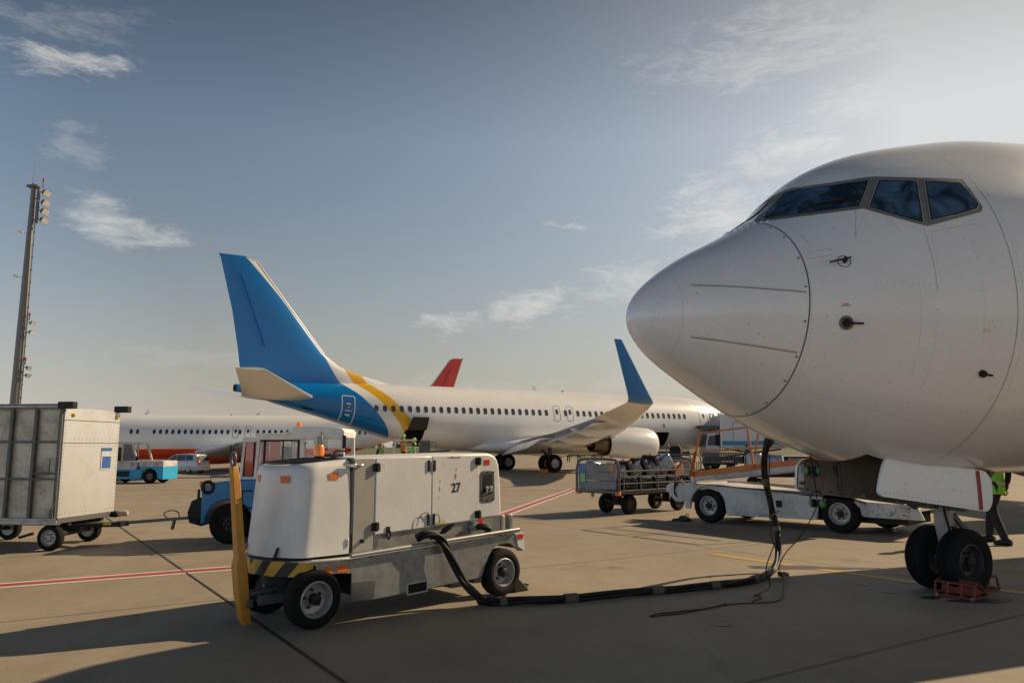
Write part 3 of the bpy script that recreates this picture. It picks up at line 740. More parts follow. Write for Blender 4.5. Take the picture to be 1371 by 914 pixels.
g = MB(); g.cyl((GX - .02, 0, .80), (GX - .16, 0, 2.0), .085, .10); g.cyl((GX - .018, 0, .93), (GX - .025, 0, .99), .10); g.cyl((GX - .02, 0, .72), (GX - .02, 0, .86), .10)
leg = g.build('nose_gear_leg', mat('gear grey paint', (.42, .42, .40), .45, dirt=.5, dscale=7, dcol=(.12, .11, .10)), hero, smooth=40)
g = MB(); g.cyl((GX - .01, 0, .34), (GX - .02, 0, .8), .05); g.build('shock_piston', CHROME, leg)
g = MB(); g.prism([(GX - .075, -.09, .76), (GX - .075, .09, .76), (GX - .07, .035, .40), (GX - .07, -.035, .40)], (.05, 0, 0)); g.cyl((GX, -.23, .355), (GX, .23, .355), .045); g.build('axle_fork', MATS['gear grey paint'], leg, bevel=.01)
g = MB(); g.bar((GX + .06, -.06, .84), (GX + .30, -.06, .60), .04, .06); g.bar((GX + .30, -.06, .60), (GX + .06, -.06, .40), .04, .06); g.bar((GX + .06, .06, .84), (GX + .30, .06, .60), .04, .06); g.bar((GX + .30, .06, .60), (GX + .06, .06, .40), .04, .06); g.build('torque_link', STEEL, leg, bevel=.008)
g = MB(); g.bar((GX - .1, .0, .98), (GX - 1.0, .0, 1.6), .09, .09); g.bar((GX - .04, -.3, .93), (GX - .04, .3, .93), .07, .07); g.bar((GX + .05, -.22, .95), (GX + .7, -.22, 1.45), .05, .05); g.bar((GX + .05, .22, .95), (GX + .7, .22, 1.45), .05, .05)
for (x, y) in ((-.75, -.18), (-.45, -.2), (.3, -.15)): g.cyl((GX + x, y, 1.02), (GX + x + .1, y, .95), .05, .03)
g.bar((GX - 1.0, -.25, 1.02), (GX + .2, -.25, .93), .03, .03); g.bar((GX - 1.0, .2, 1.06), (GX + .2, .2, .95), .05, .05)
g.build('drag_brace', STEEL, leg, bevel=.006)
g = MB(); g.lathe([(.06, 0), (.055, -.05), (.02, -.09), (0, -.09)], (GX - .16, -.0, .99), 'x', 20); g.lathe([(.058, .002), (0, .012)], (GX - .16, -.0, .99), (-1, 0, 0), 20); g.build('taxi_light', CHROME, leg)
g = MB(); g.tube(smooth_path([(GX - .06, -.1, 1.2), (GX - .14, -.11, .95), (GX - .10, -.10, .8), (GX - .02, -.09, .6)]), .012, 6); g.tube(smooth_path([(GX + .04, .1, 1.3), (GX + .16, .09, .9), (GX + .08, .09, .62), (GX, .08, .4)]), .012, 6); g.build('hydraulic_hose', BLACK, leg)
for y in (-.2, .2): wheel(leg, (GX, y, .352), .352, .215, .185, side=1 if y > 0 else -1, rim=mat('nose wheel rim', (.07, .068, .065), .5, metal=.4, dirt=.5, dscale=7, dcol=(.03, .03, .03)), lugs=8, groove=True, dish=.55, seg=56, hubmat=DARK)
hero_rot = hero

# chocks at the nose wheels
def cage_chock(label, p, rz):
    t = thing('wheel_chock', label, 'chock', p, rz, 'red cage chocks at the nose wheels')
    m = MB(); L = .40; r_ = .013
    for y in (-.2, -.07, .07, .2):
        m.tube([(-.03, y, .015), (.0, y, .15), (.07, y, .17), (.30, y, .02)], r_, 6); m.tube([(-.03, y, .015), (.3, y, .015)], r_, 6)
    for (x, z) in ((-.03, .015), (0, .15), (.07, .17), (.19, .09), (.3, .018)): m.tube([(x, -.2, z), (x, .2, z)], r_, 6)
    m.build('frame', CHOCKR, t)
    m = MB(); m.box((.135, 0, .08), (.13, .36, .12)); m.build('rubber_block', CHOCKR, t, bevel=.02)
    for y in (-.18, .18): MB().cyl((-.035, y, .0), (-.035, y, .03), .018).build('foot', CHROME, t)
    return t
cage_chock('red cage chock in front of the big airliner nose wheel', HW(3.80, -.30), HA + R(14) + PI * 0)
cage_chock('red cage chock behind the big airliner nose wheel', HW(4.62, .02), HA + PI)
# ------------------------------------------------------------------ ground power unit
gpu = thing('ground_power_unit', 'white wheeled ground power unit numbered 27 with its yellow tow bar upright', 'generator cart', (-1.757, 7.1, 0), R(43.373))
HZ = None
def hazard_mat():
    m, nt, b = new_mat('hazard stripes'); co = objco(nt); sp = N(nt, 'ShaderNodeSeparateXYZ'); nt.links.new(co, sp.inputs[0])
    Y = math_node(nt, 'ABSOLUTE', math_node(nt, 'SUBTRACT', sp.outputs[1], .62))
    t = math_node(nt, 'ADD', math_node(nt, 'MULTIPLY', Y, 4.1), math_node(nt, 'MULTIPLY', sp.outputs[2], -3.2))
    f = math_node(nt, 'GREATER_THAN', math_node(nt, 'FRACT', math_node(nt, 'ADD', t, 10.15)), .5)
    d = ramp(nt, noise(nt, co, 12, 5), .5, .8)
    c = mix_col(nt, f, (.015, .015, .017), (.62, .36, .03)); c = mix_col(nt, math_node(nt, 'MULTIPLY', d, .4), c, (.12, .10, .08))
    nt.links.new(c, b.inputs['Base Color']); b.inputs['Roughness'].default_value = .5; return m
HZ = hazard_mat()
def plan(uf, uc, r, ub, v0, v1, k=10):
    """outline of a rounded front: middle at uf, corners at uc"""
    vm = (v0 + v1) / 2; out = [(ub, v0)]
    out += [(uc + r, v0)]
    for i in range(1, k): 
        a = PI / 2 * i / k; out.append((uc + r - r * math.sin(a), v0 + r - r * math.cos(a)))
    out += [(uf + (uc - uf) * .28, v0 + (vm - v0) * .55), (uf, vm), (uf + (uc - uf) * .28, v1 - (v1 - vm) * .55)]
    for i in range(1, k):
        a = PI / 2 * (1 - i / k); out.append((uc + r - r * math.sin(a), v1 - r + r * math.cos(a)))
    out += [(uc + r, v1), (ub, v1)]
    return out
# chassis and running gear
m = MB(); m.span((.0, .28, .30), (2.45, .37, .42)); m.span((.0, .78, .30), (2.45, .87, .42)); m.span((-.05, .2, .24), (.06, .95, .33)); m.span((2.2, .2, .22), (2.32, .95, .31)); m.span((.5, .12, .20), (1.95, 1.02, .46)); m.cyl((0, .56, .33), (0, .56, .47), .22)
m.build('chassis', DARK, gpu, bevel=.01)
m = MB(); m.prism([(-.16, .42, .47), (-.16, .72, .47), (-.17, .68, .30), (-.17, .46, .30)], (.02, 0, 0)); m.build('front_plate', GALV, gpu, bevel=.005)
for u in (0., 2.27):
    for v, sd in ((.04, -1), (.94, 1)):
        wheel(gpu, (u, v, .258 if u == 0 else .25), .258 if u == 0 else .25, .18, .155 if u == 0 else .15, side=sd, rim=RIM, lugs=5, dish=.9, hubmat=BLACK)
# deck and skirt
deckp = plan(-.32, -.12, .12, 2.56, .0, 1.24)
m = MB(); m.prism([(p[0], p[1], .545) for p in deckp], (0, 0, .03)); m.build('deck', GALV, gpu, bevel=.004)
m = MB(); fb = [p for p in deckp if p[0] < .0]; n = len(fb)
m.add([(p[0] - .004, p[1], .575) for p in fb] + [(p[0] - .004, p[1], .445) for p in fb], [(i, i + 1, n + i + 1, n + i) for i in range(n - 1)])
m.build('hazard_bumper', HZ, gpu, smooth=50)
m = MB()
m.prism([(.0, -.004, .575), (.37, -.004, .565), (.37, -.004, .44), (.14, -.004, .46), (.0, -.004, .49)], (0, .012, 0)); m.build('corner_fascia', GALV, gpu, bevel=.003)
m = MB()
for a, b in (((.09, .455), (.165, .53)), ((.215, .455), (.335, .53))): m.prism([(a[0], -.009, a[1] + .012), (b[0], -.009, a[1] + .006), (b[0], -.009, b[1] - .006), (a[0], -.009, b[1])], (0, .004, 0))
m.build('reflector', REFLO, gpu, smooth=0)
arch = [(2.02 + .27 - .27 * math.cos(a), .27 + .29 * math.sin(a)) for a in [PI * k / 14 for k in range(2, 12)]]
sk = [(.37, .575), (.37, .19), (.62, .175), (.66, .22), (.68, .30), (.70, .20), (1.92, .225), (1.98, .25)] + arch + [(2.585, .45), (2.56, .655)]
m = MB(); m.prism([(u, -.004, z) for u, z in [(.37, .575), (.37, .19), (.62, .175), (1.92, .225), (1.98, .25)] + arch + [(2.585, .45), (2.56, .655)]], (0, .014, 0)); skirt = m.build('side_skirt', GALV, gpu, smooth=30, bevel=.003)
m = MB(); m.prism([(u, -.008, z) for u, z in [(.375, .36), (.375, .195), (.60, .18), (.62, .20), (.63, .33), (.60, .35)]], (0, .004, 0)); m.build('bracket_plate', STEEL, skirt, smooth=0)
m = MB(); m.prism([(u, 1.22, z) for u, z in [(.37, .575), (.37, .19), (1.92, .225), (1.98, .25)] + arch + [(2.585, .45), (2.56, .655)]], (0, .014, 0)); m.build('side_skirt', GALV, gpu, smooth=30)
m = MB(); m.span((2.55, .0, .47), (2.58, 1.22, .655)); m.build('rear_skirt', GALV, gpu, bevel=.004)
m = MB(); m.prism([(2.46, -.012, .655), (2.585, -.012, .655), (2.60, -.012, .45), (2.50, -.012, .50)], (0, .005, 0)); m.build('rear_fascia', GSEW, gpu, smooth=0)
m = MB(); m.span((2.49, -.02, .585), (2.575, -.013, .635)); m.build('reflector', REFLR, gpu, smooth=0)
m = MB()
for (a, b) in (((1.0, .17), (1.24, .18)), ((1.0, .27), (1.24, .28)), ): m.bar((a[0], -.01, a[1]), (b[0], -.01, b[1]), .012, .012)
m.bar((1.0, -.01, .17), (1.0, -.01, .27), .012, .012); m.bar((1.24, -.01, .18), (1.24, -.01, .28), .012, .012); m.build('fork_pocket', ALU, gpu)
m = MB(); m.span((1.005, -.007, .178), (1.235, -.0045, .272)); m.build('pocket_void', VOID, gpu, smooth=0)
m = MB(); m.span((1.88, .02, .17), (2.0, .12, .34)); m.span((1.6, .05, .15), (1.75, .2, .25)); m.build('underbody_box', STEEL, gpu, bevel=.008)
# rails along the deck edge
m = MB(); m.tube([(.34, -.03, .60), (2.49, -.03, .69)], .024, 12); m.build('hose_rail', GALV, gpu)
m = MB(); m.tube([(-.05, .0, .585), (.05, -.025, .585), (.3, -.035, .582), (1.55, -.035, .635), (2.1, -.03, .655)], .016, 10); m.build('hose_rail', ALU, gpu)
m = MB()
for u in (.55, .85, 1.2, 1.75, 2.2): m.span((u, -.012, .56 + (u - .4) * .042), (u + .05, -.004, .575 + (u - .4) * .042))
m.build('rail_bracket', STEEL, gpu)
# lower galvanised band and main cabinet
m = MB(); m.prism([(.44, .165, .575), (2.40, .165, .60), (2.40, .165, .83), (.44, .165, .76)], (0, .94, 0)); m.build('lower_band', GALV, gpu, smooth=0)
prof = [(.45, .755), (2.405, .825), (2.40, .95), (2.385, 1.22), (2.365, 1.40), (2.335, 1.465), (2.28, 1.51), (2.20, 1.532), (.45, 1.498)]
m = MB(); m.prism([(u, .155, z) for u, z in prof], (0, .96, 0)); cab = m.build('cabinet', GSEW, gpu, smooth=30, bevel=.03, seg=3)
m = MB(); m.span((2.40, .16, .655), (2.44, .98, .84)); m.span((2.41, .03, .655), (2.455, .11, .85)); m.build('rear_bracket', GALV, gpu, bevel=.005)
m = MB(); m.prism([(u, .143, z) for u, z in [(.462, .60), (.690, .607), (.690, 1.49), (.462, 1.482)]], (0, .014, 0)); m.build('side_panel', PANELG, gpu, bevel=.004)
d1 = [(.708, .752), (1.392, .785), (1.392, 1.502), (.708, 1.486)]; d2 = [(1.404, .786), (2.045, .818), (2.045, 1.512), (1.404, 1.502)]
for k, d in enumerate((d1, d2)):
    m = MB(); m.prism([(u, .139, z) for u, z in d], (0, .018, 0)); dr = m.build('cabinet_door', GSEW, gpu, bevel=.006)
    hs = ((.712, 1.40), (.712, .83)) if k == 0 else ((2.035, 1.445), (2.035, .872))
    for u, z in hs:
        m = MB(); m.span((u - .045, .118, z - .04), (u + .035, .14, z + .04)); m.span((u - .012, .108, z - .045), (u + .014, .125, z + .045)); m.build('hinge', BLACK, dr, bevel=.006)
    for z in (1.405, .855):
        u = 1.355 if k == 0 else 1.425
        m = MB(); m.span((u - .016, .126, z - .06), (u + .016, .140, z + .06)); m.build('latch', BLACK, dr, bevel=.012)
m = MB(); m.tube(smooth_path([(1.20, .125, .80), (1.24, .12, .90), (1.33, .12, .93), (1.35, .125, .87)]), .004, 5); m.tube(smooth_path([(1.43, .125, .9), (1.47, .12, .9), (1.49, .12, .83), (1.44, .125, .8)]), .004, 5); m.build('lanyard', BLACK, gpu)
m = MB()
for u in (1.515, 1.562): m.prism([(u - .02, .1375, .80), (u + .02, .1375, .80), (u, .1375, .84)], (0, .001, 0))
m.build('warning_sticker', YELS, gpu, smooth=0)
text_mesh('number', '27', .135, BLACK, gpu, Matrix.Translation((1.722, .1365, 1.165)) @ Matrix.Rotation(PI / 2, 4, 'X') @ Matrix.Rotation(R(2), 4, 'Z') @ Matrix.Diagonal((.92, 1, 1, 1)))
m = MB(); rnd = random.Random(11)
for (u, z, w, h) in ((1.62, 1.485, .03, .012), (1.66, 1.49, .05, .018), (1.70, 1.485, .09, .014), (1.755, 1.487, .05, .02), (1.72, 1.36, .012, .03), (1.715, 1.29, .02, .06), (1.50, 1.16, .014, .05), (1.505, 1.24, .01, .02), (1.49, 1.07, .01, .016), (1.91, 1.25, .012, .01), (1.55, 1.42, .018, .01), (.80, 1.42, .01, .012), (.80, 1.39, .01, .01)):
    pl = [(u + w * (.5 + rnd.uniform(-.1, .15)) * math.cos(a), z + h * (.5 + rnd.uniform(-.15, .15)) * math.sin(a)) for a in [PI * k / 5 for k in range(10)]]
    m.add([(p[0], .1375, p[1]) for p in pl], [tuple(range(10))])
m.build('paint_chip', mat('bare scuffed paint', (.25, .21, .17), .7), gpu, smooth=0, split=True)
# gauge window
m = MB(); m.prism([(p.x, .148, p.y) for p in round_poly([(2.075, .985), (2.295, .995), (2.285, 1.345), (2.075, 1.335)], .06)], (0, .012, 0)); gw = m.build('gauge_window', mat('gauge surround', (.10, .10, .10), .45, dirt=.3), gpu, bevel=.006)
m = MB(); m.prism([(p.x, .145, p.y) for p in round_poly([(2.115, 1.08), (2.255, 1.085), (2.25, 1.30), (2.115, 1.295)], .02)], (0, .006, 0)); m.build('pane', VOID, gw)
m = MB()
for u in (2.17, 2.225): m.cyl((u, .146, 1.11), (u - .005, .13, 1.14), .012, .009, 10); m.cyl((u - .005, .13, 1.14), (u - .01, .125, 1.165), .014, seg=10)
m.build('switch', mat('switch white', (.8, .8, .8), .3), gw)
m = MB(); m.tube([(2.1, .138, 1.075), (2.19, .135, 1.105), (2.26, .135, 1.12)], .007, 6); m.build('lever', CHROME, gw)
m = MB()
for (u, z) in ((2.095, 1.31), (2.185, 1.325), (2.27, 1.32), (2.09, 1.02), (2.18, 1.015), (2.275, 1.025)): m.cyl((u, .148, z), (u, .142, z), .009, seg=8)
m.build('screw', BLACK, gw)
m = MB(); m.span((2.135, .150, 1.40), (2.215, .154, 1.458)); m.build('reflector', REFLR, gpu, smooth=0)
m = MB(); m.span((2.06, .160, .765), (2.125, .165, .82)); m.build('reflector', REFLR, gpu, smooth=0)
# front hood
rings = []
for z, df, dv in ((.60, .0, .0), (.68, .0, 0), (1.0, .03, .004), (1.30, .055, .012), (1.405, .065, .02), (1.445, .08, .035), (1.465, .11, .07)):
    pl = plan(-.29 + df, -.15 + df, .17, .425, .145 + dv, 1.13 - dv)
    rings.append([Vector((p[0], p[1], z + (.018 - (.43 - p[0]) * .085 if z > 1.3 else 0))) for p in pl])
m = MB().loft(rings); hood = m.build('front_hood', GSEW, gpu, smooth=55)
m = MB(); m.prism([(.426, .15, .58), (.426, .15, 1.49), (.426, 1.12, 1.49), (.426, 1.12, .58)], (.02, 0, 0)); m.build('hood_gasket', PIPING, gpu)
m = MB(); pl = plan(-.15, -.04, .12, .40, .25, 1.02); m.prism([(p[0], p[1], 1.478 - (.43 - p[0]) * .085) for p in pl], (0, 0, .012)); m.build('air_grille', BLACK, hood, bevel=.004)
m = MB()
for k in range(17): m.span((-.05 + k * .026, .30, 1.488 - (.48 - k * .026) * .085), (-.037 + k * .026, .98, 1.499 - (.48 - k * .026) * .085))
m.build('grille_slats', DARK, hood)
def hood_sticker(u, v, w, h, z, mat_, nrm):
    mm = MB(); t = Vector((-nrm[1], nrm[0], 0)); c = Vector((u, v, z)); mm.prism([c + t * (-w / 2) + Vector((0, 0, -h / 2)), c + t * (w / 2) + Vector((0, 0, -h / 2)), c + t * (w / 2) + Vector((0, 0, h / 2)), c - t * (w / 2) + Vector((0, 0, h / 2))], Vector((nrm[0], nrm[1], 0)) * .004); return mm.build('reflector', mat_, hood, smooth=0)
hood_sticker(.245, .155, .095, .065, 1.325, REFLO, (0, -1))
hood_sticker(-.151, .352, .085, .065, 1.300, REFLO, (-.72, -.69))
hood_sticker(-.217, .74, .085, .065, 1.300, REFLO, (-.985, .174))
m = MB(); m.span((.33, .120, 1.415), (.42, .15, 1.432)); m.span((.40, .115, 1.405), (.47, .145, 1.44)); m.span((.46, .125, 1.418), (.55, .14, 1.43)); m.build('hood_latch', CHROME, gpu, bevel=.004)
m = MB(); m.span((.39, .135, .66), (.412, .155, .74)); m.build('hood_latch', CHROME, gpu, bevel=.004)
m = MB(); m.tube([(-.12, 1.08, 1.165), (-.20, 1.14, 1.165), (-.20, 1.14, 1.0), (-.12, 1.08, 1.0)], .01, 8); m.build('grab_handle', BLACK, gpu)
for v, mt in ((.86, mat('tan strap', (.30, .22, .12), .6)), (.34, BLACK)): MB().tube([(-.30 if v > .6 else -.24, v, .57), (-.26 if v > .6 else -.20, v, .69)], [.016, .012], 8).build('rubber_latch', mt, gpu)
# lifting points, small fittings on the side
m = MB(); m.tube([(.86 + .02 * math.cos(t), .125, .745 + .045 * math.sin(t)) for t in [2 * PI * k / 14 for k in range(14)]], .009, 6, close=True); m.span((.84, .13, .76), (.88, .16, .82)); m.build('lashing_ring', BLACK, gpu)
m = MB(); m.lathe([(.02, 0), (.016, .03), (0, .035)], (.56, .14, .705), (0, -1, 0), 10); m.build('door_knob', BLACK, gpu)
m = MB(); m.lathe([(.05, 0), (.05, .08), (.04, .10), (.0, .10)], (1.965, .16, .735), (0, -1, .2), 18); m.build('cable_socket', GALV, gpu)
m = MB(); m.tube(smooth_path([(1.965, .07, .745), (2.0, .03, .75), (2.07, .0, .72), (2.09, .02, .64)]), .035, 10); m.build('cable_elbow', CABLE, gpu)
m = MB(); m.tube(smooth_path([(1.38, .14, .66), (1.46, .09, .70), (1.55, .06, .765), (1.62, .05, .80)]), .016, 8); m.cyl((1.50, .075, .73), (1.58, .055, .78), .03, seg=10); m.build('handle_grip', BLACK, gpu)
# roof fittings
m = MB(); m.lathe([(.05, 0), (.05, .02), (.02, .03)], (.331, .6, 1.49), 'z', 18); bs = m.build('beacon', BLACK, gpu)
m = MB(); m.lathe([(.052, .02), (.052, .11), (.04, .13), (0, .132)], (.331, .6, 1.49), 'z', 20); m.build('lens', AMBER, bs)
m = MB(); m.span((.40, .5, 1.50), (.55, .62, 1.53)); m.tube([(.47, .55, 1.53), (.5, .55, 1.56), (.6, .56, 1.56)], .012, 6); m.build('exhaust_flap', DARK, gpu)
# tow bar standing upright
tb = []
mb = MB()
def sec(c, w, d): return [Vector((c[0] - d / 2, c[1] - w / 2, c[2])), Vector((c[0] + d / 2, c[1] - w / 2, c[2])), Vector((c[0] + d / 2, c[1] + w / 2, c[2])), Vector((c[0] - d / 2, c[1] + w / 2, c[2]))]
BU, BV = -.52, .48
LN = lambda z: (BU + .10 - .12 * z, BV - .01 + .02 * z)
_sec = sec
def sec(c, w, d): u, v = LN(c[2]); return _sec((u + c[0] - BU, v, c[2]), w, d)
mb.loft([sec((BU + .02, BV, .02), .07, .06), sec((BU, BV, .08), .10, .085), sec((BU - .01, BV, .30), .12, .10), sec((BU - .01, BV, .55), .125, .10), sec((BU - .0, BV, .62), .105, .075), sec((BU + .01, BV, 1.30), .085, .07), sec((BU + .01, BV, 1.40), .075, .06), sec((BU + .01, BV, 1.43), .05, .05)])
bar = mb.build('tow_bar', YELBAR, gpu, bevel=.008, smooth=30)
m = MB(); m.tube([(LN(1.49)[0] + .01, LN(1.49)[1] + .045 * math.sin(t), 1.49 + .062 * math.cos(t)) for t in [2 * PI * k / 20 for k in range(20)]], .014, 8, close=True); m.cyl((LN(1.4)[0] + .01, LN(1.4)[1], 1.40), (LN(1.44)[0] + .01, LN(1.44)[1], 1.44), .018); m.build('tow_eye', STEEL, bar)
m = MB(); m.cyl((BU + .10, BV - .09, .21), (BU + .10, BV + .09, .21), .025); m.span((BU + .08, BV - .075, .18), (BU + .14, BV - .05, .25)); m.build('hinge_pin', STEEL, bar, bevel=.004)
m = MB(); m.bar((BU + .11, BV - .02, .30), (-.1, BV - .02, .33), .14, .025); m.bar((-.36, BV - .12, .245), (-.08, BV - .16, .25), .05, .085); m.bar((BU + .12, BV + .02, .24), (-.1, BV + .04, .25), .05, .05); m.tube(smooth_path([(-.33, .40, .29), (-.36, .38, .24), (-.33, .36, .21)]), .008, 6); m.build('drawbar_hinge', STEEL, gpu, bevel=.006)

# black wedge at the rear wheel
def GW(u, v, z=0.): return Vector((-1.757 + u * .7269 - v * .68674, 7.1 + u * .68674 + v * .7269, z))
t = thing('wheel_chock', 'black rubber wedge chock behind the rear wheel of the ground power unit', 'chock', GW(2.50, .12), R(43.4))
m = MB(); m.prism([(-.03, -.1, 0), (.21, -.1, 0), (.16, -.1, .05), (.03, -.1, .165), (-.01, -.1, .15)], (0, .2, 0)); m.build('wedge', BLACK, t, bevel=.012)
m = MB(); m.tube([(.18, -.06, .03), (.24, -.05, .05), (.24, .05, .05), (.18, .06, .03)], .01, 6); m.build('handle', BLACK, t)

# thick supply cable from the unit to the belly of the airliner
def on_ground(p, z): return Vector((p[0], p[1], z))
cab_pts = [GW(1.10, -.01, .70), GW(1.16, -.055, .735), GW(1.30, -.085, .715), GW(1.40, -.10, .60), GW(1.50, -.12, .42), GW(1.60, -.17, .22), GW(1.72, -.30, .07), (-.30, 8.13, .047), (-.05, 8.12, .045), (.42, 8.21, .045), (1.1, 8.50, .045), (1.78, 8.80, .045), (2.35, 9.06, .045), (2.78, 9.34, .045), (3.08, 9.66, .05), (3.32, 10.02, .10), (3.47, 10.30, .26), (3.50, 10.40, .50), (3.42, 10.38, .85), HW(2.93, 1.6, 1.30), HW(2.86, 1.45, 1.62), HW(2.82, 1.25, 1.80)]
t = thing('power_cable', 'thick black power cable running from the ground power unit to the airliner belly', 'cable', (-.05, 8.12, 0))
P = smooth_path(cab_pts, 10); org = Vector((-.05, 8.12, 0))
P = [p - org for p in P]
fr = []
for i, p in enumerate(P):
    tg = (P[min(i + 1, len(P) - 1)] - P[max(i - 1, 0)]).normalized(); a = tg.cross(Vector((0, 0, 1)));
    if a.length < .2: a = tg.cross(Vector((0, 1, 0)))
    a.normalize(); b = a.cross(tg); fr.append((a, b))
for k in range(3):
    pts = [];
    for i, p in enumerate(P):
        ph = i * .12 + k * 2 * PI / 3; q = p + (fr[i][0] * math.cos(ph) + fr[i][1] * math.sin(ph)) * .022
        pts.append(q)
    MB().tube(pts, .024, 8).build('cable_strand', CABLE, t, smooth=60)
m = MB()
for i in (66, 78, 92, 106, 118, 132, 170, 186):
    if i + 3 < len(P):
        m.tube(P[i:i + 3], .050, 10)
m.build('cable_tie', mat('grimy tape', (.13, .11, .09), .7, dirt=.5, dscale=20), t, split=True)
m = MB(); i = len(P) - 1; m.tube([P[i - 9], P[i - 2]], [.06, .07], 12); m.build('plug', CABLE, t)
m = MB()
for k in range(8):
    c = P[175 if len(P) > 180 else -20]; a = k * .8; m.tube([c + Vector((.05 * math.cos(a), .05 * math.sin(a), .02 * k - .06)), c + Vector((.07 * math.cos(a + .3), .07 * math.sin(a + .3), .02 * k - .03)), c + Vector((.05 * math.cos(a + .9), .05 * math.sin(a + .9), .02 * k - .05))], .006, 5)
m.build('tape_wrap', mat('frayed tape', (.22, .19, .15), .8), t)

# headsets on their cords
def headset(label, cord_label, p, rz):
    t = thing('headset', label, 'headset', p, rz)
    for s_ in (-1, 1):
        m = MB(); m.lathe([(.0, .045), (.025, .043), (.042, .03), (.048, .008), (.046, 0)], (0, s_ * .045, 0), (0, s_, 0), 20); c = m.build('ear_cup', GREENH, t, smooth=60)
        if s_: 
            m = MB(); m.lathe([(.046, 0), (.05, -.012), (.04, -.03), (.02, -.032)], (0, s_ * .045, 0), (0, s_, 0), 20); m.build('ear_cushion', BLACK, c, smooth=60)
    m = MB(); m.tube([(0, .075 * math.cos(a), .02 + .11 * math.sin(a)) for a in [PI * k / 12 for k in range(13)]], .007, 6); m.build('headband', BLACK, t)
    m = MB(); m.tube(smooth_path([(0, -.08, -.02), (.05, -.08, -.05), (.09, -.05, -.06)]), .004, 5); m.lathe([(.012, -.015), (.012, .015)], (.09, -.05, -.06), 'y', 10); m.build('microphone', BLACK, t)
headset('green headset hanging at the front edge of the far nose gear door', '', HW(2.53, .36, 1.34), HA + .9)
headset('green headset hanging lower on its cord beside the white loader wheel', '', HW(2.60, .38, .98), HA + .4)
def cord(label, pts, r_=.006, extra=None):
    t = thing('intercom_cable', label, 'cable', pts[0])
    o_ = Vector(pts[0]); m = MB(); m.tube([p - o_ for p in smooth_path(pts, 10)], r_, 6); m.build('cord', CABLE, t, smooth=60)
    if extra:
        m = MB(); rnd = random.Random(2); c = Vector(extra) - o_
        m.tube([c + Vector((.055 * math.cos(a * 1.0) + rnd.uniform(-.02, .02), .05 * math.sin(a) + rnd.uniform(-.02, .02), .03 + .025 * math.sin(a * 2.3))) for a in [k * .55 for k in range(40)]], r_, 5); m.build('tangle', CABLE, t)
cord('thin black cord hanging past the green headsets and trailing looped over the concrete', [HW(2.55, .40, 1.50), HW(2.53, .36, 1.44), HW(2.60, .38, 1.06), HW(2.60, .40, .92), HW(2.56, .60, .62), HW(2.62, .95, .36), (3.18, 9.45, .16), (3.30, 9.68, .04), (3.05, 8.95, .008), (2.77, 8.33, .008), (2.35, 8.20, .008), (2.07, 8.06, .008), (1.69, 7.76, .008), (1.48, 7.66, .008), (1.31, 7.58, .008), (1.40, 7.70, .008), (1.62, 7.80, .008), (1.95, 7.95, .012), (2.2, 8.18, .012)], extra=(3.30, 9.68, .03))
cord('thin black cord hanging straight down left of the thick power cable with one small loop', [HW(2.42, .9, 1.50), HW(2.40, .92, 1.1), HW(2.40, .92, .7), HW(2.42, .90, .48), HW(2.46, .88, .42), HW(2.49, .88, .46), HW(2.45, .90, .50), HW(2.38, .90, .40), HW(2.25, .85, .22), (2.95, 9.1, .02), (2.72, 8.75, .008), (2.62, 8.62, .012), (2.66, 8.5, .012), (2.50, 8.3, .008)])
# ------------------------------------------------------------------ closed baggage dolly on the left
dl = thing('baggage_dolly', 'closed aluminium baggage dolly with a blue document pouch on its bright end', 'baggage cart', (-7.08, 12.2, 0), R(-6))
L_, W_ = -2.3, 1.5
m = MB(); m.span((L_, .05, .46), (-.035, W_ - .05, 2.18)); m.build('inner_skin', ALUD, dl)
m = MB(); m.prism([(-.03, y, z) for y, z in [(.03, .50), (W_ - .03, .47), (W_ - .03, 2.17)] + [(W_ / 2 + (W_ / 2 - .03) * math.cos(a), 2.17 + .05 * math.sin(a)) for a in [PI * k / 10 for k in range(1, 10)]] + [(.03, 2.17)]], (.03, 0, 0)); ep = m.build('end_panel', ALU, dl, bevel=.004)
m = MB(); m.span((0, .03, 1.66), (.006, W_ - .03, 1.67)); m.span((0, .03, 2.02), (.006, W_ - .03, 2.03)); m.span((-.03, .01, .42), (.025, W_ - .01, .50)); m.build('panel_joint', STEEL, ep, split=True)
m = MB()
for k in range(26):
    for y in (.06, W_ - .06): m.lathe([(.009, 0), (.006, .004), (0, .005)], (.0, y, .55 + k * .063), 'x', 8)
for k in range(14):
    for z in (1.61, 1.72, .56): m.lathe([(.008, 0), (.005, .004), (0, .005)], (.0, .10 + k * .1, z), 'x', 8)
m.build('rivet_pattern', STEEL, ep, smooth=0)
m = MB(); m.span((.002, 1.00, 1.21), (.010, 1.28, 1.58)); pc = m.build('document_pouch', PAPER, dl, bevel=.003)
m = MB(); m.span((.011, 1.00, 1.53), (.013, 1.28, 1.585)); m.span((.011, 1.03, 1.24), (.013, 1.26, 1.44)); m.build('blue_sheet', LABELB, pc, smooth=0)
for y in (.22, 1.36): MB().lathe([(.035, 0), (.034, .02), (.015, .04), (0, .042)], (0, y, 2.11), 'x', 16).build('buffer', YELS, dl)
m = MB()
for x in (-.045, -.47, -.88, -1.32, -1.76, -2.2): m.span((x - .025, -.01, .46), (x + .025, .05, 2.20))
for z in (1.68, 1.10): m.span((L_, .0, z - .016), (-.06, .05, z + .016))
m.span((-.44, -.015, 1.175), (-.07, .03, 1.20)); m.build('side_frame', STEEL, dl, bevel=.004)
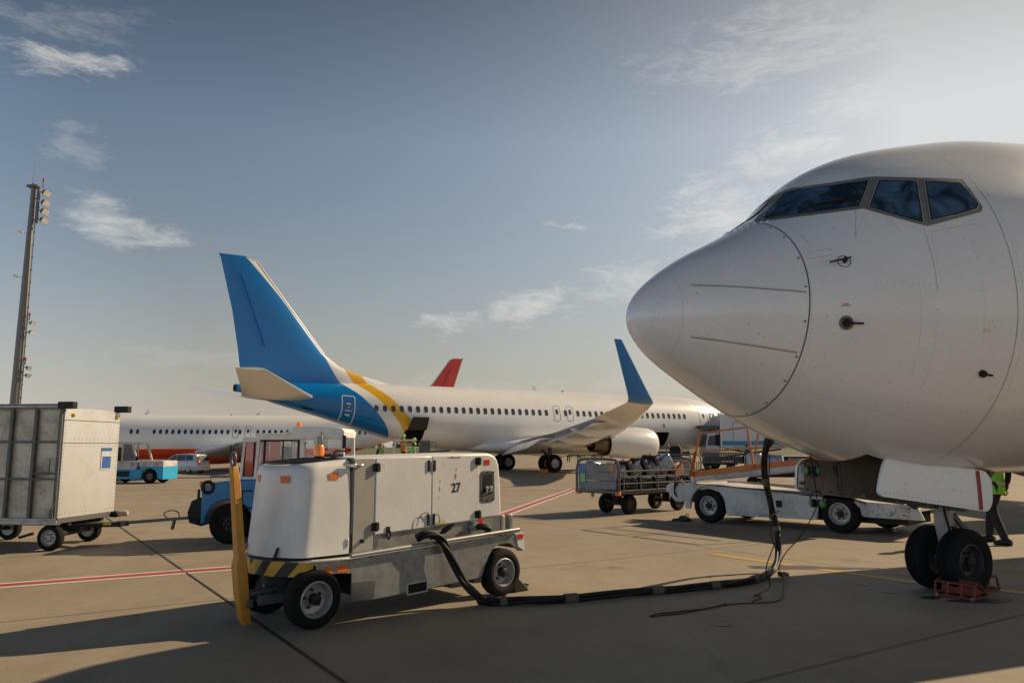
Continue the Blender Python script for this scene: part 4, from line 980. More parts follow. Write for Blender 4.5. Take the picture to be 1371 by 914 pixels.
m = MB(); m.cyl((L_, .02, 2.235), (-.02, .02, 2.235), .045, seg=12); m.span((L_, -.02, .40), (.02, .10, .465)); m.span((L_, -.015, .455), (-.0, .0, .50)); m.build('edge_rail', GALV, dl, bevel=.005, split=True)
m = MB(); m.span((L_, .02, 2.18), (-.03, W_ - .02, 2.20)); m.span((L_, W_ - .06, .40), (.0, W_ + .0, .47)); m.build('roof', ALUD, dl)
for y in (-.03, W_ - .08): 
    m = MB(); m.span((-.10, y, 2.20), (.16, y + .12, 2.31)); m.build('corner_cap', BLACK, dl, bevel=.01)
m = MB(); m.span((-.0, W_ - .15, .40), (.12, W_ + .02, .50)); m.build('corner_buffer', BLACK, dl, bevel=.02)
m = MB(); m.lathe([(.055, 0), (.055, .16), (.03, .2), (0, .2)], (.08, W_ - .06, .465), 'x', 14); m.build('buffer', mat('pale rubber', (.5, .45, .36), .7), dl)
m = MB(); m.tube([(-.13, -.01, 1.42), (-.13, -.06, 1.42), (-.13, -.06, 1.20), (-.13, -.01, 1.20)], .009, 8); m.tube([(-.04, -.02, .50), (-.05, -.05, .60), (-.035, -.04, .72)], .014, 8); m.span((-.10, -.03, .5), (-.06, .0, .64)); m.build('door_catch', STEEL, dl)
m = MB(); m.span((L_, .3, .36), (0, .38, .42)); m.span((L_, 1.12, .36), (0, 1.2, .42)); m.bar((-.16, .14, .21), (-.32, 1.28, .21), .06, .06); m.span((-1.9, .12, .18), (-1.84, 1.4, .24)); m.cyl((-.25, .75, .24), (-.25, .75, .42), .14)
m.bar((-.62, .05, .20), (-.42, .07, .26), .07, .04); m.build('undercarriage', DARK, dl, bevel=.006)
for (x, y, s_) in ((-.13, .10, -1), (-.34, 1.34, 1), (-1.87, .10, -1), (-1.87, 1.40, 1)):
    wheel(dl, (x, y, .2), .2, .14, .12, side=s_, rim=RIM, lugs=6, dish=.5, seg=30)
m = MB(); m.bar((-.25, .78, .33), (.60, .78, .345), .14, .075); m.bar((-.25, .4, .33), (.35, .76, .345), .06, .06); m.bar((-.25, 1.15, .33), (.35, .80, .345), .06, .06); m.build('drawbar', DARK, dl, bevel=.008)
m = MB(); m.span((.30, .705, .335), (.46, .712, .372)); m.build('yellow_plate', YELS, dl, smooth=0)
m = MB(); m.bar((.55, .78, .36), (1.72, .80, .455), .05, .05); m.span((.52, .73, .32), (.70, .83, .40)); m.tube(smooth_path([(1.38, .79, .44), (1.31, .79, .52), (1.42, .79, .57), (1.55, .79, .55), (1.58, .79, .46)]), .011, 6); m.bar((1.50, .79, .43), (1.47, .79, .27), .05, .04); m.build('tow_pole', STEEL, dl, bevel=.005)

# ------------------------------------------------------------------ tow tractor behind the power unit
tr = thing('tow_tractor', 'blue and white tow tractor with an orange beacon behind the ground power unit', 'tow tractor', (-4.73, 13.1, 0), R(2))
arc = [(.0 - .40 * math.cos(a), .33 + .40 * math.sin(a)) for a in [PI * k / 12 for k in range(0, 13)]]
m = MB(); m.prism([(x, .0, z) for x, z in [(-.46, .33), (-.46, .70), (-.41, .97), (.12, 1.06), (1.3, 1.06), (2.15, .98), (2.22, .42), (2.05, .33)] + [(1.75 + .40 * math.cos(a), .33 + .40 * math.sin(a)) for a in [PI * k / 12 for k in range(1, 13)]] + list(reversed(arc))], (0, 1.2, 0))
m.build('body', TUGB, tr, bevel=.02, smooth=30)
m = MB(); m.span((-.40, .02, .96), (.2, 1.18, 1.005)); m.span((-.49, .02, .76), (-.455, .12, 1.02)); m.build('deck_plate', ALU, tr, bevel=.004)
m = MB(); m.span((-.495, -.004, .94), (-.41, .02, 1.03)); m.span((-.38, -.004, .955), (-.3, .02, 1.0)); m.build('reflector', REFLO, tr)
m = MB(); m.prism([(-.47, .1, .28), (-.68, .1, .34), (-.72, .1, .5), (-.66, .1, .70), (-.47, .1, .78)], (0, .95, 0)); m.span((-.66, .35, .72), (-.5, .6, .88)); m.cyl((-.56, .4, .78), (-.56, .4, 1.02), .015); m.bar((-.70, .5, .42), (-.5, .0, .36), .05, .05); m.build('hitch', BLACK, tr, bevel=.015)
m = MB()
for y in (.1, 1.0):
    m.tube([(-.36, y, 1.0), (-.36, y, 1.10), (.3, y, 1.12), (.3, y, 1.02)], .014, 8)
m.tube([(-.36, .1, 1.10), (-.36, 1.0, 1.10)], .014, 8); m.tube([(0, .1, 1.11), (0, 1.0, 1.11)], .014, 8); m.build('luggage_rail', GALV, tr)
m = MB(); m.tube([(-.36 + .09 * math.cos(t), .0, .93 + .09 * math.sin(t)) for t in [2 * PI * k / 16 for k in range(16)]], .03, 8, close=True); m.build('coiled_hose', BLACK, tr)
for x in (0, 1.75):
    for y, s_ in ((.11, -1), (1.09, 1)): wheel(tr, (x, y, .33), .33, .22, .15, side=s_, rim=DARK, lugs=6, seg=32)
# cab
CW = mat('cab off white', (.86, .85, .81), .45, dirt=.3, dscale=4)
m = MB()
m.prism([(x, .06, z) for x, z in [(.14, 1.05), (.42, 1.05), (.42, 1.10), (.14, 1.10)]], (0, 1.1, 0)); m.span((.42, .06, 1.04), (2.2, .11, 1.14)); m.span((.42, 1.11, 1.04), (2.2, 1.16, 1.14)); m.build('cab_sill', CW, tr)
m = MB()
for y in (.05, 1.10):
    for x, w, z1, x1 in ((.13, .05, 1.73, .18), (.41, .06, 1.80, .46), (1.36, .07, 1.84, 1.31), (2.16, .07, 1.86, 2.12)): m.bar((x + w / 2, y + .03, 1.05), (x1 + w / 2, y + .03, z1), w, .06, up=(0, 1, 0))
m.build('pillar', CW, tr, bevel=.006, split=True)
m = MB(); m.span((.16, .04, 1.68), (.46, 1.17, 1.755)); m.span((.42, .03, 1.72), (1.36, 1.18, 1.83)); m.build('rear_roof', CW, tr, bevel=.012)
m = MB(); m.prism([(x, .0, z) for x, z in [(1.15, 1.735), (1.15, 1.885), (1.22, 1.935), (1.9, 1.945), (2.16, 1.915), (2.22, 1.86), (2.20, 1.76), (2.12, 1.735)]], (0, 1.2, 0)); m.build('front_roof', CW, tr, bevel=.012)
m = MB()
for x in (.60, 1.28): m.span((x - .02, .08, 1.10), (x + .02, .10, 1.77))
m.span((.47, .08, 1.69), (1.33, .10, 1.72)); m.span((.96, .08, 1.12), (.98, .10, 1.74)); m.span((.2, .08, 1.10), (.22, .1, 1.70)); m.span((.38, .08, 1.10), (.41, .1, 1.70)); m.build('window_frame', BLACK, tr)
for a, b, z1 in ((.22, .38, 1.70), (.48, 1.34, 1.71), (1.44, 2.14, 1.735)):
    m = MB(); m.span((a, .09, 1.12), (b, .094, z1)); m.build('pane', CABG, tr, smooth=0)
OP = mat('orange curtain', (.95, .11, .015), .7, dirt=.2)
nt_ = OP.node_tree; tl_ = nt_.nodes.new('ShaderNodeBsdfTranslucent'); tl_.inputs[0].default_value = (.98, .14, .02, 1); mx_ = nt_.nodes.new('ShaderNodeMixShader'); mx_.inputs[0].default_value = .55
nt_.links.new(nt_.nodes['Principled BSDF'].outputs[0], mx_.inputs[1]); nt_.links.new(tl_.outputs[0], mx_.inputs[2]); nt_.links.new(mx_.outputs[0], nt_.nodes['Material Output'].inputs['Surface'])
m = MB(); m.span((.2, .16, 1.1), (.40, .17, 1.70)); m.span((.50, .18, 1.1), (.66, .19, 1.70)); m.span((.68, .18, 1.1), (.88, .19, 1.7)); m.build('orange_curtain', OP, tr, smooth=0, split=True)
m = MB()
for k in range(6): m.span((.90 + k * .055, .9, 1.30), (.925 + k * .055, .93, 1.68))
m.span((.88, .9, 1.66), (1.24, .93, 1.69)); m.span((.88, .9, 1.45), (1.24, .925, 1.475)); m.build('heater_grille', CW, tr)
m = MB(); m.span((.9, .3, 1.0), (1.25, .8, 1.25)); m.prism([(.9, .3, 1.2), (1.0, .3, 1.2), (.93, .3, 1.6), (.86, .3, 1.6)], (0, .5, 0)); m.tube([(1.62 + .0 * t, .55 + .16 * math.cos(t), 1.30 + .14 * math.sin(t)) for t in [2 * PI * k / 18 for k in range(18)]], .014, 6, close=True); m.bar((1.62, .55, 1.3), (1.8, .55, 1.05), .03, .03); m.build('seat', BLACK, tr, bevel=.02)
m = MB(); m.lathe([(.05, 0), (.05, .02)], (1.14, .55, 1.90), 'z', 14); m.span((1.06, .47, 1.83), (1.2, .63, 1.895)); bs = m.build('beacon', BLACK, tr); m = MB(); m.lathe([(.055, .02), (.055, .11), (.04, .13), (0, .13)], (1.14, .55, 1.90), 'z', 16); m.build('lens', AMBER, bs)
m = MB(); m.bar((.1, .02, 1.66), (.02, -.08, 1.6), .02, .02); m.box((.02, -.1, 1.52), (.05, .12, .2)); m.build('mirror', BLACK, tr, bevel=.02)
m = MB(); m.bar((1.75, .0, 1.85), (1.76, -.1, 1.78), .02, .02); m.box((1.76, -.12, 1.66), (.11, .05, .24)); m.build('mirror', PANELG, tr, bevel=.02)
m = MB(); m.bar((2.18, .02, 1.80), (2.24, -.08, 1.78), .02, .02); m.box((2.24, -.1, 1.68), (.07, .05, .22)); m.build('mirror', BLACK, tr, bevel=.02)

# the cab is shorter than first laid out
for o_ in [c_ for c_ in tr.children if c_.name.split('.')[0] in ('cab_sill', 'pillar', 'rear_roof', 'front_roof', 'window_frame', 'pane', 'orange_curtain', 'heater_grille', 'seat', 'beacon', 'mirror')]:
    for q_ in [o_] + list(o_.children):
        for v_ in q_.data.vertices: v_.co.x = .14 + (v_.co.x - .14) * .84
# ------------------------------------------------------------------ belt loader (white) and its surroundings
bl = thing('belt_loader', 'low white belt loader with orange conveyor rails beyond the big airliner nose', 'belt loader', (4.16, 16.68, 0), R(-45.43))
def arcp(cx, r, n=12, a0=0, a1=PI, cz=.35): return [(cx + r * math.cos(a0 + (a1 - a0) * k / n), cz + r * math.sin(a0 + (a1 - a0) * k / n)) for k in range(n + 1)]
prof = [(-.56, .28), (-.56, .80), (-.50, .825), (-.10, .815), (2.03, .69), (3.05, .625), (3.35, .60), (4.15, .585), (4.27, .33), (3.25, .33)] + arcp(2.79, .41) + [(2.36, .22), (.44, .19)] + arcp(0, .42) + [(-.43, .28)]
m = MB(); m.prism([(x, 0, z) for x, z in prof], (0, .06, 0)); m.prism([(x, 1.74, z) for x, z in prof], (0, .06, 0)); m.span((-.56, .05, .4), (-.48, 1.75, .80)); m.prism([(-.5, .06, .78), (-.1, .06, .78), (4.1, .06, .52), (4.1, .06, .45), (-.5, .06, .7)], (0, 1.68, 0)); m.build('body', OLDW, bl, bevel=.012)
m = MB(); m.prism([(3.3, -.012, .595), (4.14, -.012, .575), (4.26, -.012, .335), (3.3, -.012, .335)], (0, .008, 0)); m.span((1.55, -.012, .42), (1.67, -.002, .55), mi=1); m.build('side_plate', [OLDW, VOID], bl, smooth=0, split=True)
m = MB()
rnd = random.Random(4)
for k in range(22): m.lathe([(.014, 0), (.01, .006), (0, .007)], (rnd.uniform(3.35, 4.1), -.012, rnd.uniform(.36, .56)), (0, -1, 0), 8)
m.build('bolt_pattern', STEEL, bl, smooth=0)
m = MB(); m.span((-.2, .3, .2), (3.9, 1.5, .45)); m.cyl((0, .1, .35), (0, 1.7, .35), .05); m.cyl((2.79, .1, .35), (2.79, 1.7, .35), .05); m.build('underframe', DARK, bl)
for x, y, s_ in ((0, .12, -1), (2.79, .12, -1), (0, 1.68, 1), (3.05, 1.68, 1)): wheel(bl, (x, y, .36), .36, .24, .20, side=s_, rim=RIM, lugs=6, dish=.6, hubmat=DARK)
sl = .28 / 2.37
m = MB(); m.prism([(-.30, -.02, .86), (3.5, -.02, .86 + 3.8 * sl), (3.5, -.02, 1.0 + 3.8 * sl), (-.30, -.02, .965)], (0, .05, 0)); m.prism([(-.30, .82, .86), (3.5, .82, .86 + 3.8 * sl), (3.5, .82, 1.0 + 3.8 * sl), (-.30, .82, .965)], (0, .05, 0)); m.span((1.95, -.03, 1.11), (2.3, -.021, 1.16), mi=1); m.build('boom', [OLDW, PANELG], bl, bevel=.006)
m = MB(); m.prism([(-.33, -.04, .955), (3.5, -.04, .99 + 3.8 * sl), (3.5, -.04, 1.09 + 3.8 * sl), (-.33, -.04, 1.075)], (0, .045, 0)); m.prism([(-.33, .85, .955), (3.5, .85, .99 + 3.8 * sl), (3.5, .85, 1.09 + 3.8 * sl), (-.33, .85, 1.075)], (0, .045, 0)); m.build('orange_rail', ORANGE, bl, bevel=.008, split=True)
m = MB(); m.prism([(-.3, .03, .99), (3.5, .03, .99 + 3.8 * sl), (3.5, .03, 1.02 + 3.8 * sl), (-.3, .03, 1.02)], (0, .79, 0)); m.cyl((-.3, .03, 1.0), (-.3, .82, 1.0), .04); m.build('conveyor_belt', RUBBER, bl)
m = MB(); gw_ = .035
for p, q in (((-.32, -.06, .98), (-.11, -.06, 1.89)), ((-.11, -.06, 1.89), (1.03, -.06, 2.0)), ((1.03, -.06, 2.0), (1.13, -.06, 1.18)), ((-.13, -.06, 1.50), (2.6, -.06, 1.66)), ((1.30, -.06, 2.02), (1.18, -.06, 1.50)), ((1.30, -.06, 2.02), (2.9, -.06, 2.14)), ((2.9, -.06, 2.14), (2.95, -.06, 1.4))):
    m.bar(p, q, gw_, gw_)
m.bar((-.36, -.06, .99), (-.22, -.06, 1.5), .09, .03); m.build('guard_rail', ORANGE, bl, bevel=.006)
m = MB(); m.prism([(-.62, .15, .78), (-1.05, .15, .80), (-1.15, .15, .72), (-1.05, .15, .55), (-.9, .15, .40), (-.72, .15, .40), (-.6, .15, .55)], (0, .04, 0)); m.prism([(-.56, .5, .8), (-1.3, .5, .78), (-1.4, .5, .6), (-1.0, .5, .45), (-.6, .5, .5)], (0, .05, 0)); m.build('front_bracket', OLDW, bl, bevel=.008)
m = MB()
for k in range(4): m.tube(smooth_path([(-.6, .2 + .05 * k, .75), (-.75 - .03 * k, .1, .82), (-.9, .12, .66 - .02 * k), (-.85, .15, .5)]), .012, 6)
m.bar((-.6, .3, .55), (-1.1, .35, .6), .05, .08); m.build('hose', BLACK, bl)
m = MB(); m.prism([(2.05, .1, .68), (2.6, .1, .66), (2.6, .1, 1.0), (2.4, .1, 1.02)], (0, 1.5, 0)); m.build('engine_hood', OLDW, bl, bevel=.02)
def BLW(x, y, z=0.): a = R(-45.43); return Vector((4.16 + x * math.cos(a) - y * math.sin(a), 16.68 + x * math.sin(a) + y * math.cos(a), z))
bt = MB().lathe([(.0, 0), (.036, 0), (.038, .03), (.034, .08), (.038, .13), (.03, .17), (.014, .19), (.014, .215), (0, .215)], (0, 0, 0), 'z', 16).build('water_bottle', mat('clear plastic bottle', (.75, .77, .78), .12, dirt=.1, coat=.5), None); bt.location = BLW(-.38, .06, .818); tag(bt, 'small clear water bottle standing on the front corner of the white belt loader', 'bottle')
t = thing('wheel_chock', 'black chock lying on the ground at the left front corner of the belt loader', 'chock', BLW(-.62, -.02), R(-45)); m = MB(); m.prism([(-.22, -.1, 0), (.18, -.1, 0), (.15, -.1, .07), (.0, -.1, .13), (-.05, -.1, .07), (-.2, -.1, .05)], (0, .2, 0)); m.build('wedge', BLACK, t, bevel=.015); m = MB(); m.tube([(.1, -.05, .08), (.12, -.05, .16), (.12, .05, .16), (.1, .05, .08)], .009, 6); m.build('handle', BLACK, t)

# ------------------------------------------------------------------ baggage cart with suitcases
bc = thing('baggage_cart', 'open grey baggage cart loaded with suitcases, blue and green sticker on its end board', 'baggage cart', (2.57, 19.1, 0), R(40.7), 'open baggage carts')
m = MB(); m.span((-.6, -.62, .50), (2.25, .78, .56)); m.build('floor', DARK, bc)
PLK = mat('weathered plank', (.26, .25, .235), .6, dirt=.5, dscale=6)
m = MB()
for k in range(3): m.span((-.63, -.52, .60 + k * .205), (-.60, .70, .795 + k * .205))
m.build('end_board', PLK, bc, bevel=.006)
m = MB(); m.span((-.637, .44, .72), (-.632, .68, 1.16)); m.build('blue_sticker', LABELB, bc, smooth=0)
m = MB(); m.span((-.642, .47, .76), (-.638, .62, .96)); m.build('green_sticker', mat('lime sticker', (.30, .62, .12), .5), bc, smooth=0)
m = MB(); m.lathe([(.065, 0), (0, .001)], (-.635, -.40, 1.10), (-1, 0, 0), 16); m.build('orange_disc', REFLO, bc, smooth=0)
m = MB()
for x in (-.62, 2.22):
    m.tube(smooth_path([(x, -.60, .5), (x, -.61, 1.0), (x, -.58, 1.18), (x, -.42, 1.30), (x, .55, 1.30), (x, .72, 1.18), (x, .76, 1.0), (x, .76, .5)], 4), .032, 8)
m.span((-.66, -.62, .52), (-.60, .78, .58)); m.build('end_hoop', STEEL, bc, split=True)
m = MB()
for y in (-.61, .77):
    for z in (.58, .74, .90, 1.03): m.tube([(-.55, y, z), (2.2, y, z)], .016, 6)
    for x in (-.45, .15, .8, 1.5, 2.15): m.tube([(x, y, .55), (x, y, 1.03)], .02, 6)
m.build('side_rail', STEEL, bc)
m = MB()
for y in (-.58, .70): m.span((-.66, y - .06, .47), (-.58, y + .07, .56))
m.span((-.60, .25, .40), (-.55, .32, .5)); m.build('reflector', REFLO, bc, bevel=.01)
m = MB(); m.bar((0, -.4, .23), (0, .4, .23), .06, .06); m.bar((1.88, -.4, .23), (1.88, .4, .23), .06, .06); m.span((-.2, -.2, .42), (2.1, -.1, .5)); m.span((-.2, .2, .42), (2.1, .3, .5)); m.cyl((0, 0, .25), (0, 0, .46), .12); m.cyl((1.88, 0, .25), (1.88, 0, .46), .1); m.bar((-.15, .35, .34), (-.2, -.35, .22), .04, .04); m.bar((-.1, .4, .30), (-.1, -.3, .22), .03, .03); m.build('undercarriage', DARK, bc)
for x in (0, 1.88):
    for y, s_ in ((-.36, -1), (.36, 1)): wheel(bc, (x, y, .235), .235, .15, .11, side=s_, rim=mat('rusty rim', (.12, .055, .03), .7, dirt=.5, dscale=8), lugs=5, seg=28)
def CWd(x, y, z=0.): a = R(40.7); return Vector((2.57 + x * math.cos(a) - y * math.sin(a), 19.1 + x * math.sin(a) + y * math.cos(a), z))
FILM = mat('plastic wrapped light fabric', (.42, .44, .47), .14, dirt=1., dscale=7, dcol=(.06, .09, .17), coat=.8, bump=.6, bscale=22)
BAGM = dict(film=FILM, black=mat('black suitcase', (.008, .008, .010), .5, dirt=.3, bump=.2, bscale=14, spec=.25), grey=mat('slate suitcase', (.07, .09, .12), .3, dirt=.4, dscale=6, coat=.4), blue=mat('navy suitcase', (.03, .07, .17), .25, dirt=.4, dscale=9, dcol=(.3, .34, .4), coat=.8, bump=.4, bscale=18), brown=mat('rust suitcase', (.33, .10, .03), .5, dirt=.5, dscale=6), white=mat('pale suitcase', (.55, .53, .50), .35, dirt=.4, dscale=7, coat=.4))
def bag(label, p, rz, tilt, size, mk, grp='suitcases on the open baggage cart', ribs=True):
    t = thing('suitcase', label, 'suitcase', p, 0, grp); t.rotation_euler = (tilt[0], tilt[1], rz)
    w, d, h = size
    m = MB(); m.box((0, 0, h / 2), (w, d, h)); sh = m.build('shell', BAGM[mk], t, bevel=min(d, w, h) * .22, seg=3)
    m = MB(); m.tube([(-.09, 0, h - .005), (-.09, 0, h + .03), (.09, 0, h + .03), (.09, 0, h - .005)], .011, 6); m.build('handle', BLACK, t)
    m = MB(); m.span((-w / 2 - .003, -.012, .04), (w / 2 + .003, .012, h - .05)); m.build('zip', BLACK, t)
    for x in (-w * .35, w * .35):
        for y in (-d * .3, d * .3): MB().cyl((x - .012, y, .0), (x + .012, y, .0), .026, seg=10).build('castor', BLACK, t)
    return t
zf = .575
bag('pale plastic-wrapped suitcase lying behind the end board of the open cart', CWd(-.38, .42, .86), R(40), (0, R(12), 0), (.5, .30, .38), 'film')
bag('black suitcase at the middle of the end board of the open cart', CWd(-.30, .02, .76), R(36), (R(6), 0, 0), (.42, .28, .44), 'black')
bag('slate suitcase leaning at the right hoop of the open cart', CWd(-.16, -.34, .84), R(42), (0, R(-30), 0), (.40, .26, .34), 'film')
bag('black suitcase just right of the end hoop of the open cart', CWd(.02, -.30, .84), R(42), (0, R(-24), 0), (.20, .46, .44), 'black')
bag('pale wrapped suitcase third from the left along the cart rail', CWd(.34, -.34, .90), R(30), (R(-8), R(-30), 0), (.50, .3, .30), 'film')
bag('black upright suitcase between two wrapped suitcases on the cart', CWd(.60, -.26, .88), R(44), (R(6), R(-28), 0), (.20, .48, .46), 'black')
bag('slate grey suitcase standing tilted in the middle of the cart', CWd(.92, -.34, .92), R(36), (R(-8), R(-30), 0), (.46, .3, .36), 'grey')
bag('black suitcase left of the navy wrapped one on the cart', CWd(1.12, -.22, .94), R(42), (R(5), R(-28), 0), (.20, .46, .48), 'black')
bag('navy suitcase in shiny wrap highest on the cart', CWd(1.50, -.32, .98), R(34), (R(-10), R(-28), 0), (.56, .3, .40), 'blue')
bag('rust coloured suitcase at the far end of the cart', CWd(1.98, -.28, .84), R(40), (R(-6), R(-12), 0), (.44, .28, .36), 'brown')
for k, (x, y, lb) in enumerate(((-.1, -.32, 'black suitcase flat on the cart floor next to the end board'), (.45, -.32, 'black suitcase flat on the cart floor in front of the second rail post'), (1.0, -.32, 'black suitcase flat on the cart floor in front of the middle rail post'), (1.55, -.32, 'black suitcase flat on the cart floor in front of the fourth rail post'))):
    bag(lb, CWd(x, y, .58), R(40.7), (0, 0, 0), (.52, .46, .30), 'black')
for k, (x, y, mk, lb) in enumerate(((0.1, .15, 'black', 'black suitcase low on the cart floor behind the pale one'), (.7, .15, 'grey', 'slate suitcase low on the cart floor near its middle'), (1.3, .2, 'black', 'black suitcase low on the cart floor towards its far end'))):
    bag(lb, CWd(x, y, zf + .02), R(40), (0, 0, 0), (.5, .34, .5), mk)
for x in (.0, .55, 1.1, 1.65):
    pass

# a second loaded cart farther back, under the nose of the blue tailed airliner
b2 = copy_tree(bc); b2.location = (6.3, 29.6, 0); b2.rotation_euler = (0, 0, R(70)); b2['label'] = 'dark loaded baggage cart beyond the suitcase cart, partly behind the orange rails'
def C2(x, y, z): a = R(70); return Vector((6.3 + x * math.cos(a) - y * math.sin(a), 29.6 + x * math.sin(a) + y * math.cos(a), z))
for k, (x, y, z, mk, lb) in enumerate(((-.25, -.25, .58, 'black', 'black suitcase right of the centre on the far dark cart'), (-.2, .35, .58, 'brown', 'rust coloured suitcase left on the far dark cart'), (.4, -.2, .58, 'blue', 'navy wrapped suitcase second row right on the far dark cart'), (.4, .4, .58, 'black', 'black suitcase second row left on the far dark cart'), (-.1, .05, 1.08, 'black', 'black suitcase lying on top of the pile on the far dark cart'))):
    bag(lb, C2(x, y, z), R(70), (0, R(-8 + 6 * k), 0), (.5, .45, .52), mk, 'suitcases on the far dark cart')
# wrapped bundles on a flat cart beyond the loader
fc = thing('baggage_cart', 'flat dark baggage cart with wrapped bundles beyond the orange loader rails', 'baggage cart', (9.1, 30.2, 0), R(-4))
m = MB(); m.span((-.3, -.6, .62), (3.0, .6, .70)); m.span((-.3, -.6, .52), (3.0, -.55, .62)); fcb = m.build('floor', DARK, fc, bevel=.01)
m = MB(); m.span((0, -.3, .45), (2.7, .3, .55)); m.bar((.3, -.5, .22), (.3, .5, .22), .06, .06); m.bar((2.4, -.5, .22), (2.4, .5, .22), .06, .06); m.bar((.3, 0, .22), (.3, 0, .5), .1, .1, up=(1, 0, 0)); m.bar((2.4, 0, .22), (2.4, 0, .5), .1, .1, up=(1, 0, 0)); m.build('undercarriage', DARK, fc)
for x in (.3, 2.4):
    for y, s_ in ((-.5, -1), (.5, 1)): wheel(fc, (x, y, .22), .22, .15, .11, side=s_, rim=RIMD, lugs=0, seg=24)
def bundle(label, p, size, mk):
    t = thing('wrapped_bundle', label, 'luggage', p, R(-4), 'wrapped luggage on the flat cart'); w, d, h = size
    rnd = random.Random(int(p[0] * 100)); m = MB(); rg = []
    for z, s_ in ((0, .96), (.1, 1.0), (.5, .98), (.85, .95), (1, .75)): rg.append([Vector((w / 2 * s_ * math.copysign(abs(math.cos(a)) ** .45, math.cos(a)) + rnd.uniform(-.02, .02), d / 2 * s_ * math.copysign(abs(math.sin(a)) ** .45, math.sin(a)) + rnd.uniform(-.02, .02), z * h)) for a in [2 * PI * k / 28 for k in range(28)]])
    m.loft(rg); m.build('wrap', BAGM[mk], t, smooth=50)
    m = MB(); m.span((-w / 2 - .012, -.03, .0), (w / 2 + .012, .03, h + .005)); m.build('strap', BLACK, t)
bundle('pale wrapped bundle leftmost on the flat cart', (9.35, 30.1, .70), (.62, .8, .66), 'white')
bundle('silver wrapped bundle in the middle of the flat cart', (10.1, 30.05, .70), (.66, .8, .60), 'film')
bundle('low blue grey wrapped bundle rightmost on the flat cart', (11.05, 30.0, .70), (1.0, .8, .46), 'blue')
# ------------------------------------------------------------------ other airliners
BX, BY, BR = 17.75, 62., R(211)
bp, bfus, _ = airliner('airliner', 'white airliner with a blue tail, yellow stripe and blue winglets in the middle distance', (BX, BY, 0), BR, livery_blue(), livery_blue(), 1, winglet=BLUEP, doors=((8.55, 10.1, 1.5, 2.65, 1), (27.8, 28.95, 1.75, 2.6, 1)))
for x0, x1, z1, z2, y1, y2 in ((27.75, 29.0, 2.58, 3.3, 1.86, 2.15),):
    m = MB(); m.add([(x0, y1, z1), (x1, y1, z1), (x1 - .1, y2 + .3, z2), (x0 + .1, y2 + .3, z2), (x0, y1, z1 + .05), (x1, y1, z1 + .05), (x1 - .1, y2 + .3, z2 + .05), (x0 + .1, y2 + .3, z2 + .05)], [(0, 1, 2, 3), (4, 5, 6, 7), (0, 1, 5, 4), (2, 3, 7, 6), (0, 3, 7, 4), (1, 2, 6, 5)]); m.build('cargo_door', mat('cargo door lining', (.02, .02, .022), .6), bp, bevel=.02)
m = MB()
for k, (x, z, w, h, mt) in enumerate(((32.42, 4.05, .22, .10, 0), (32.42, 3.86, .10, .10, 0), (32.42, 3.66, .36, .06, 0), (32.42, 3.42, .28, .14, 0))):
    th = zth(x, z); hh = h / 2 / section(x)[2]; skin_patch(m, [(x - w / 2, th - hh), (x + w / 2, th - hh), (x + w / 2, th + hh), (x - w / 2, th + hh)], .012, 1, rad=0, step=.2, rings=(0, 1))
m.build('door_placard', WHITE2, bp, smooth=0)
m = MB(); t0 = zth(34.6, 3.75)
skin_patch(m, [(34.9, t0 - .08), (34.35, t0 - .06), (34.25, t0 + .06), (34.9, t0 + .1)], .01, 1, rad=.02, step=.1, rings=(0, 1)); m.build('pressure_outlet', DARK, bp, smooth=0)
m = MB(); th = zth(9.4, 3.1); skin_patch(m, [(9.0, th - .05), (9.14, th - .05), (9.14, th + .05), (9.0, th + .05)], .008, 1, rad=.02, step=.1, rings=(0, 1)); m.build('static_plate', DARK, bp, smooth=0)

rp, rfus, _ = airliner('airliner', 'white airliner with a red belly and red tail fin behind the car and the tugs', (-40.2, 67.4, -.9), R(12.5), livery_red(), REDP, -1, plug=3.4, fin_scale=.84, fin_chord=.62, engine_mat=REDP, engine_side=(1,))
def BW(x, y, z=0.): return Vector((BX + x * math.cos(BR) - y * math.sin(BR), BY + x * math.sin(BR) + y * math.cos(BR), z))
def gz(x, y):
    s_ = lambda t: (lambda q: q * q * (3 - 2 * q))(min(max(t, 0), 1))
    return -.5 * s_((y - 38) / 24) * s_((-x - 6) / 14)
# chocks at the main wheels
t = thing('wheel_chock', 'small yellow chock at the main wheel of the blue tailed airliner', 'chock', BW(20.3, 3.2), BR)
m = MB(); m.prism([(-.15, -.3, 0), (.25, -.3, 0), (.2, -.3, .08), (-.02, -.3, .24), (-.12, -.3, .2)], (0, .6, 0)); m.build('wedge', YELBAR, t, bevel=.02); m = MB(); m.tube([(.15, -.2, .08), (.28, -.2, .12), (.28, .2, .12), (.15, .2, .08)], .015, 6); m.build('handle', REFLO, t)

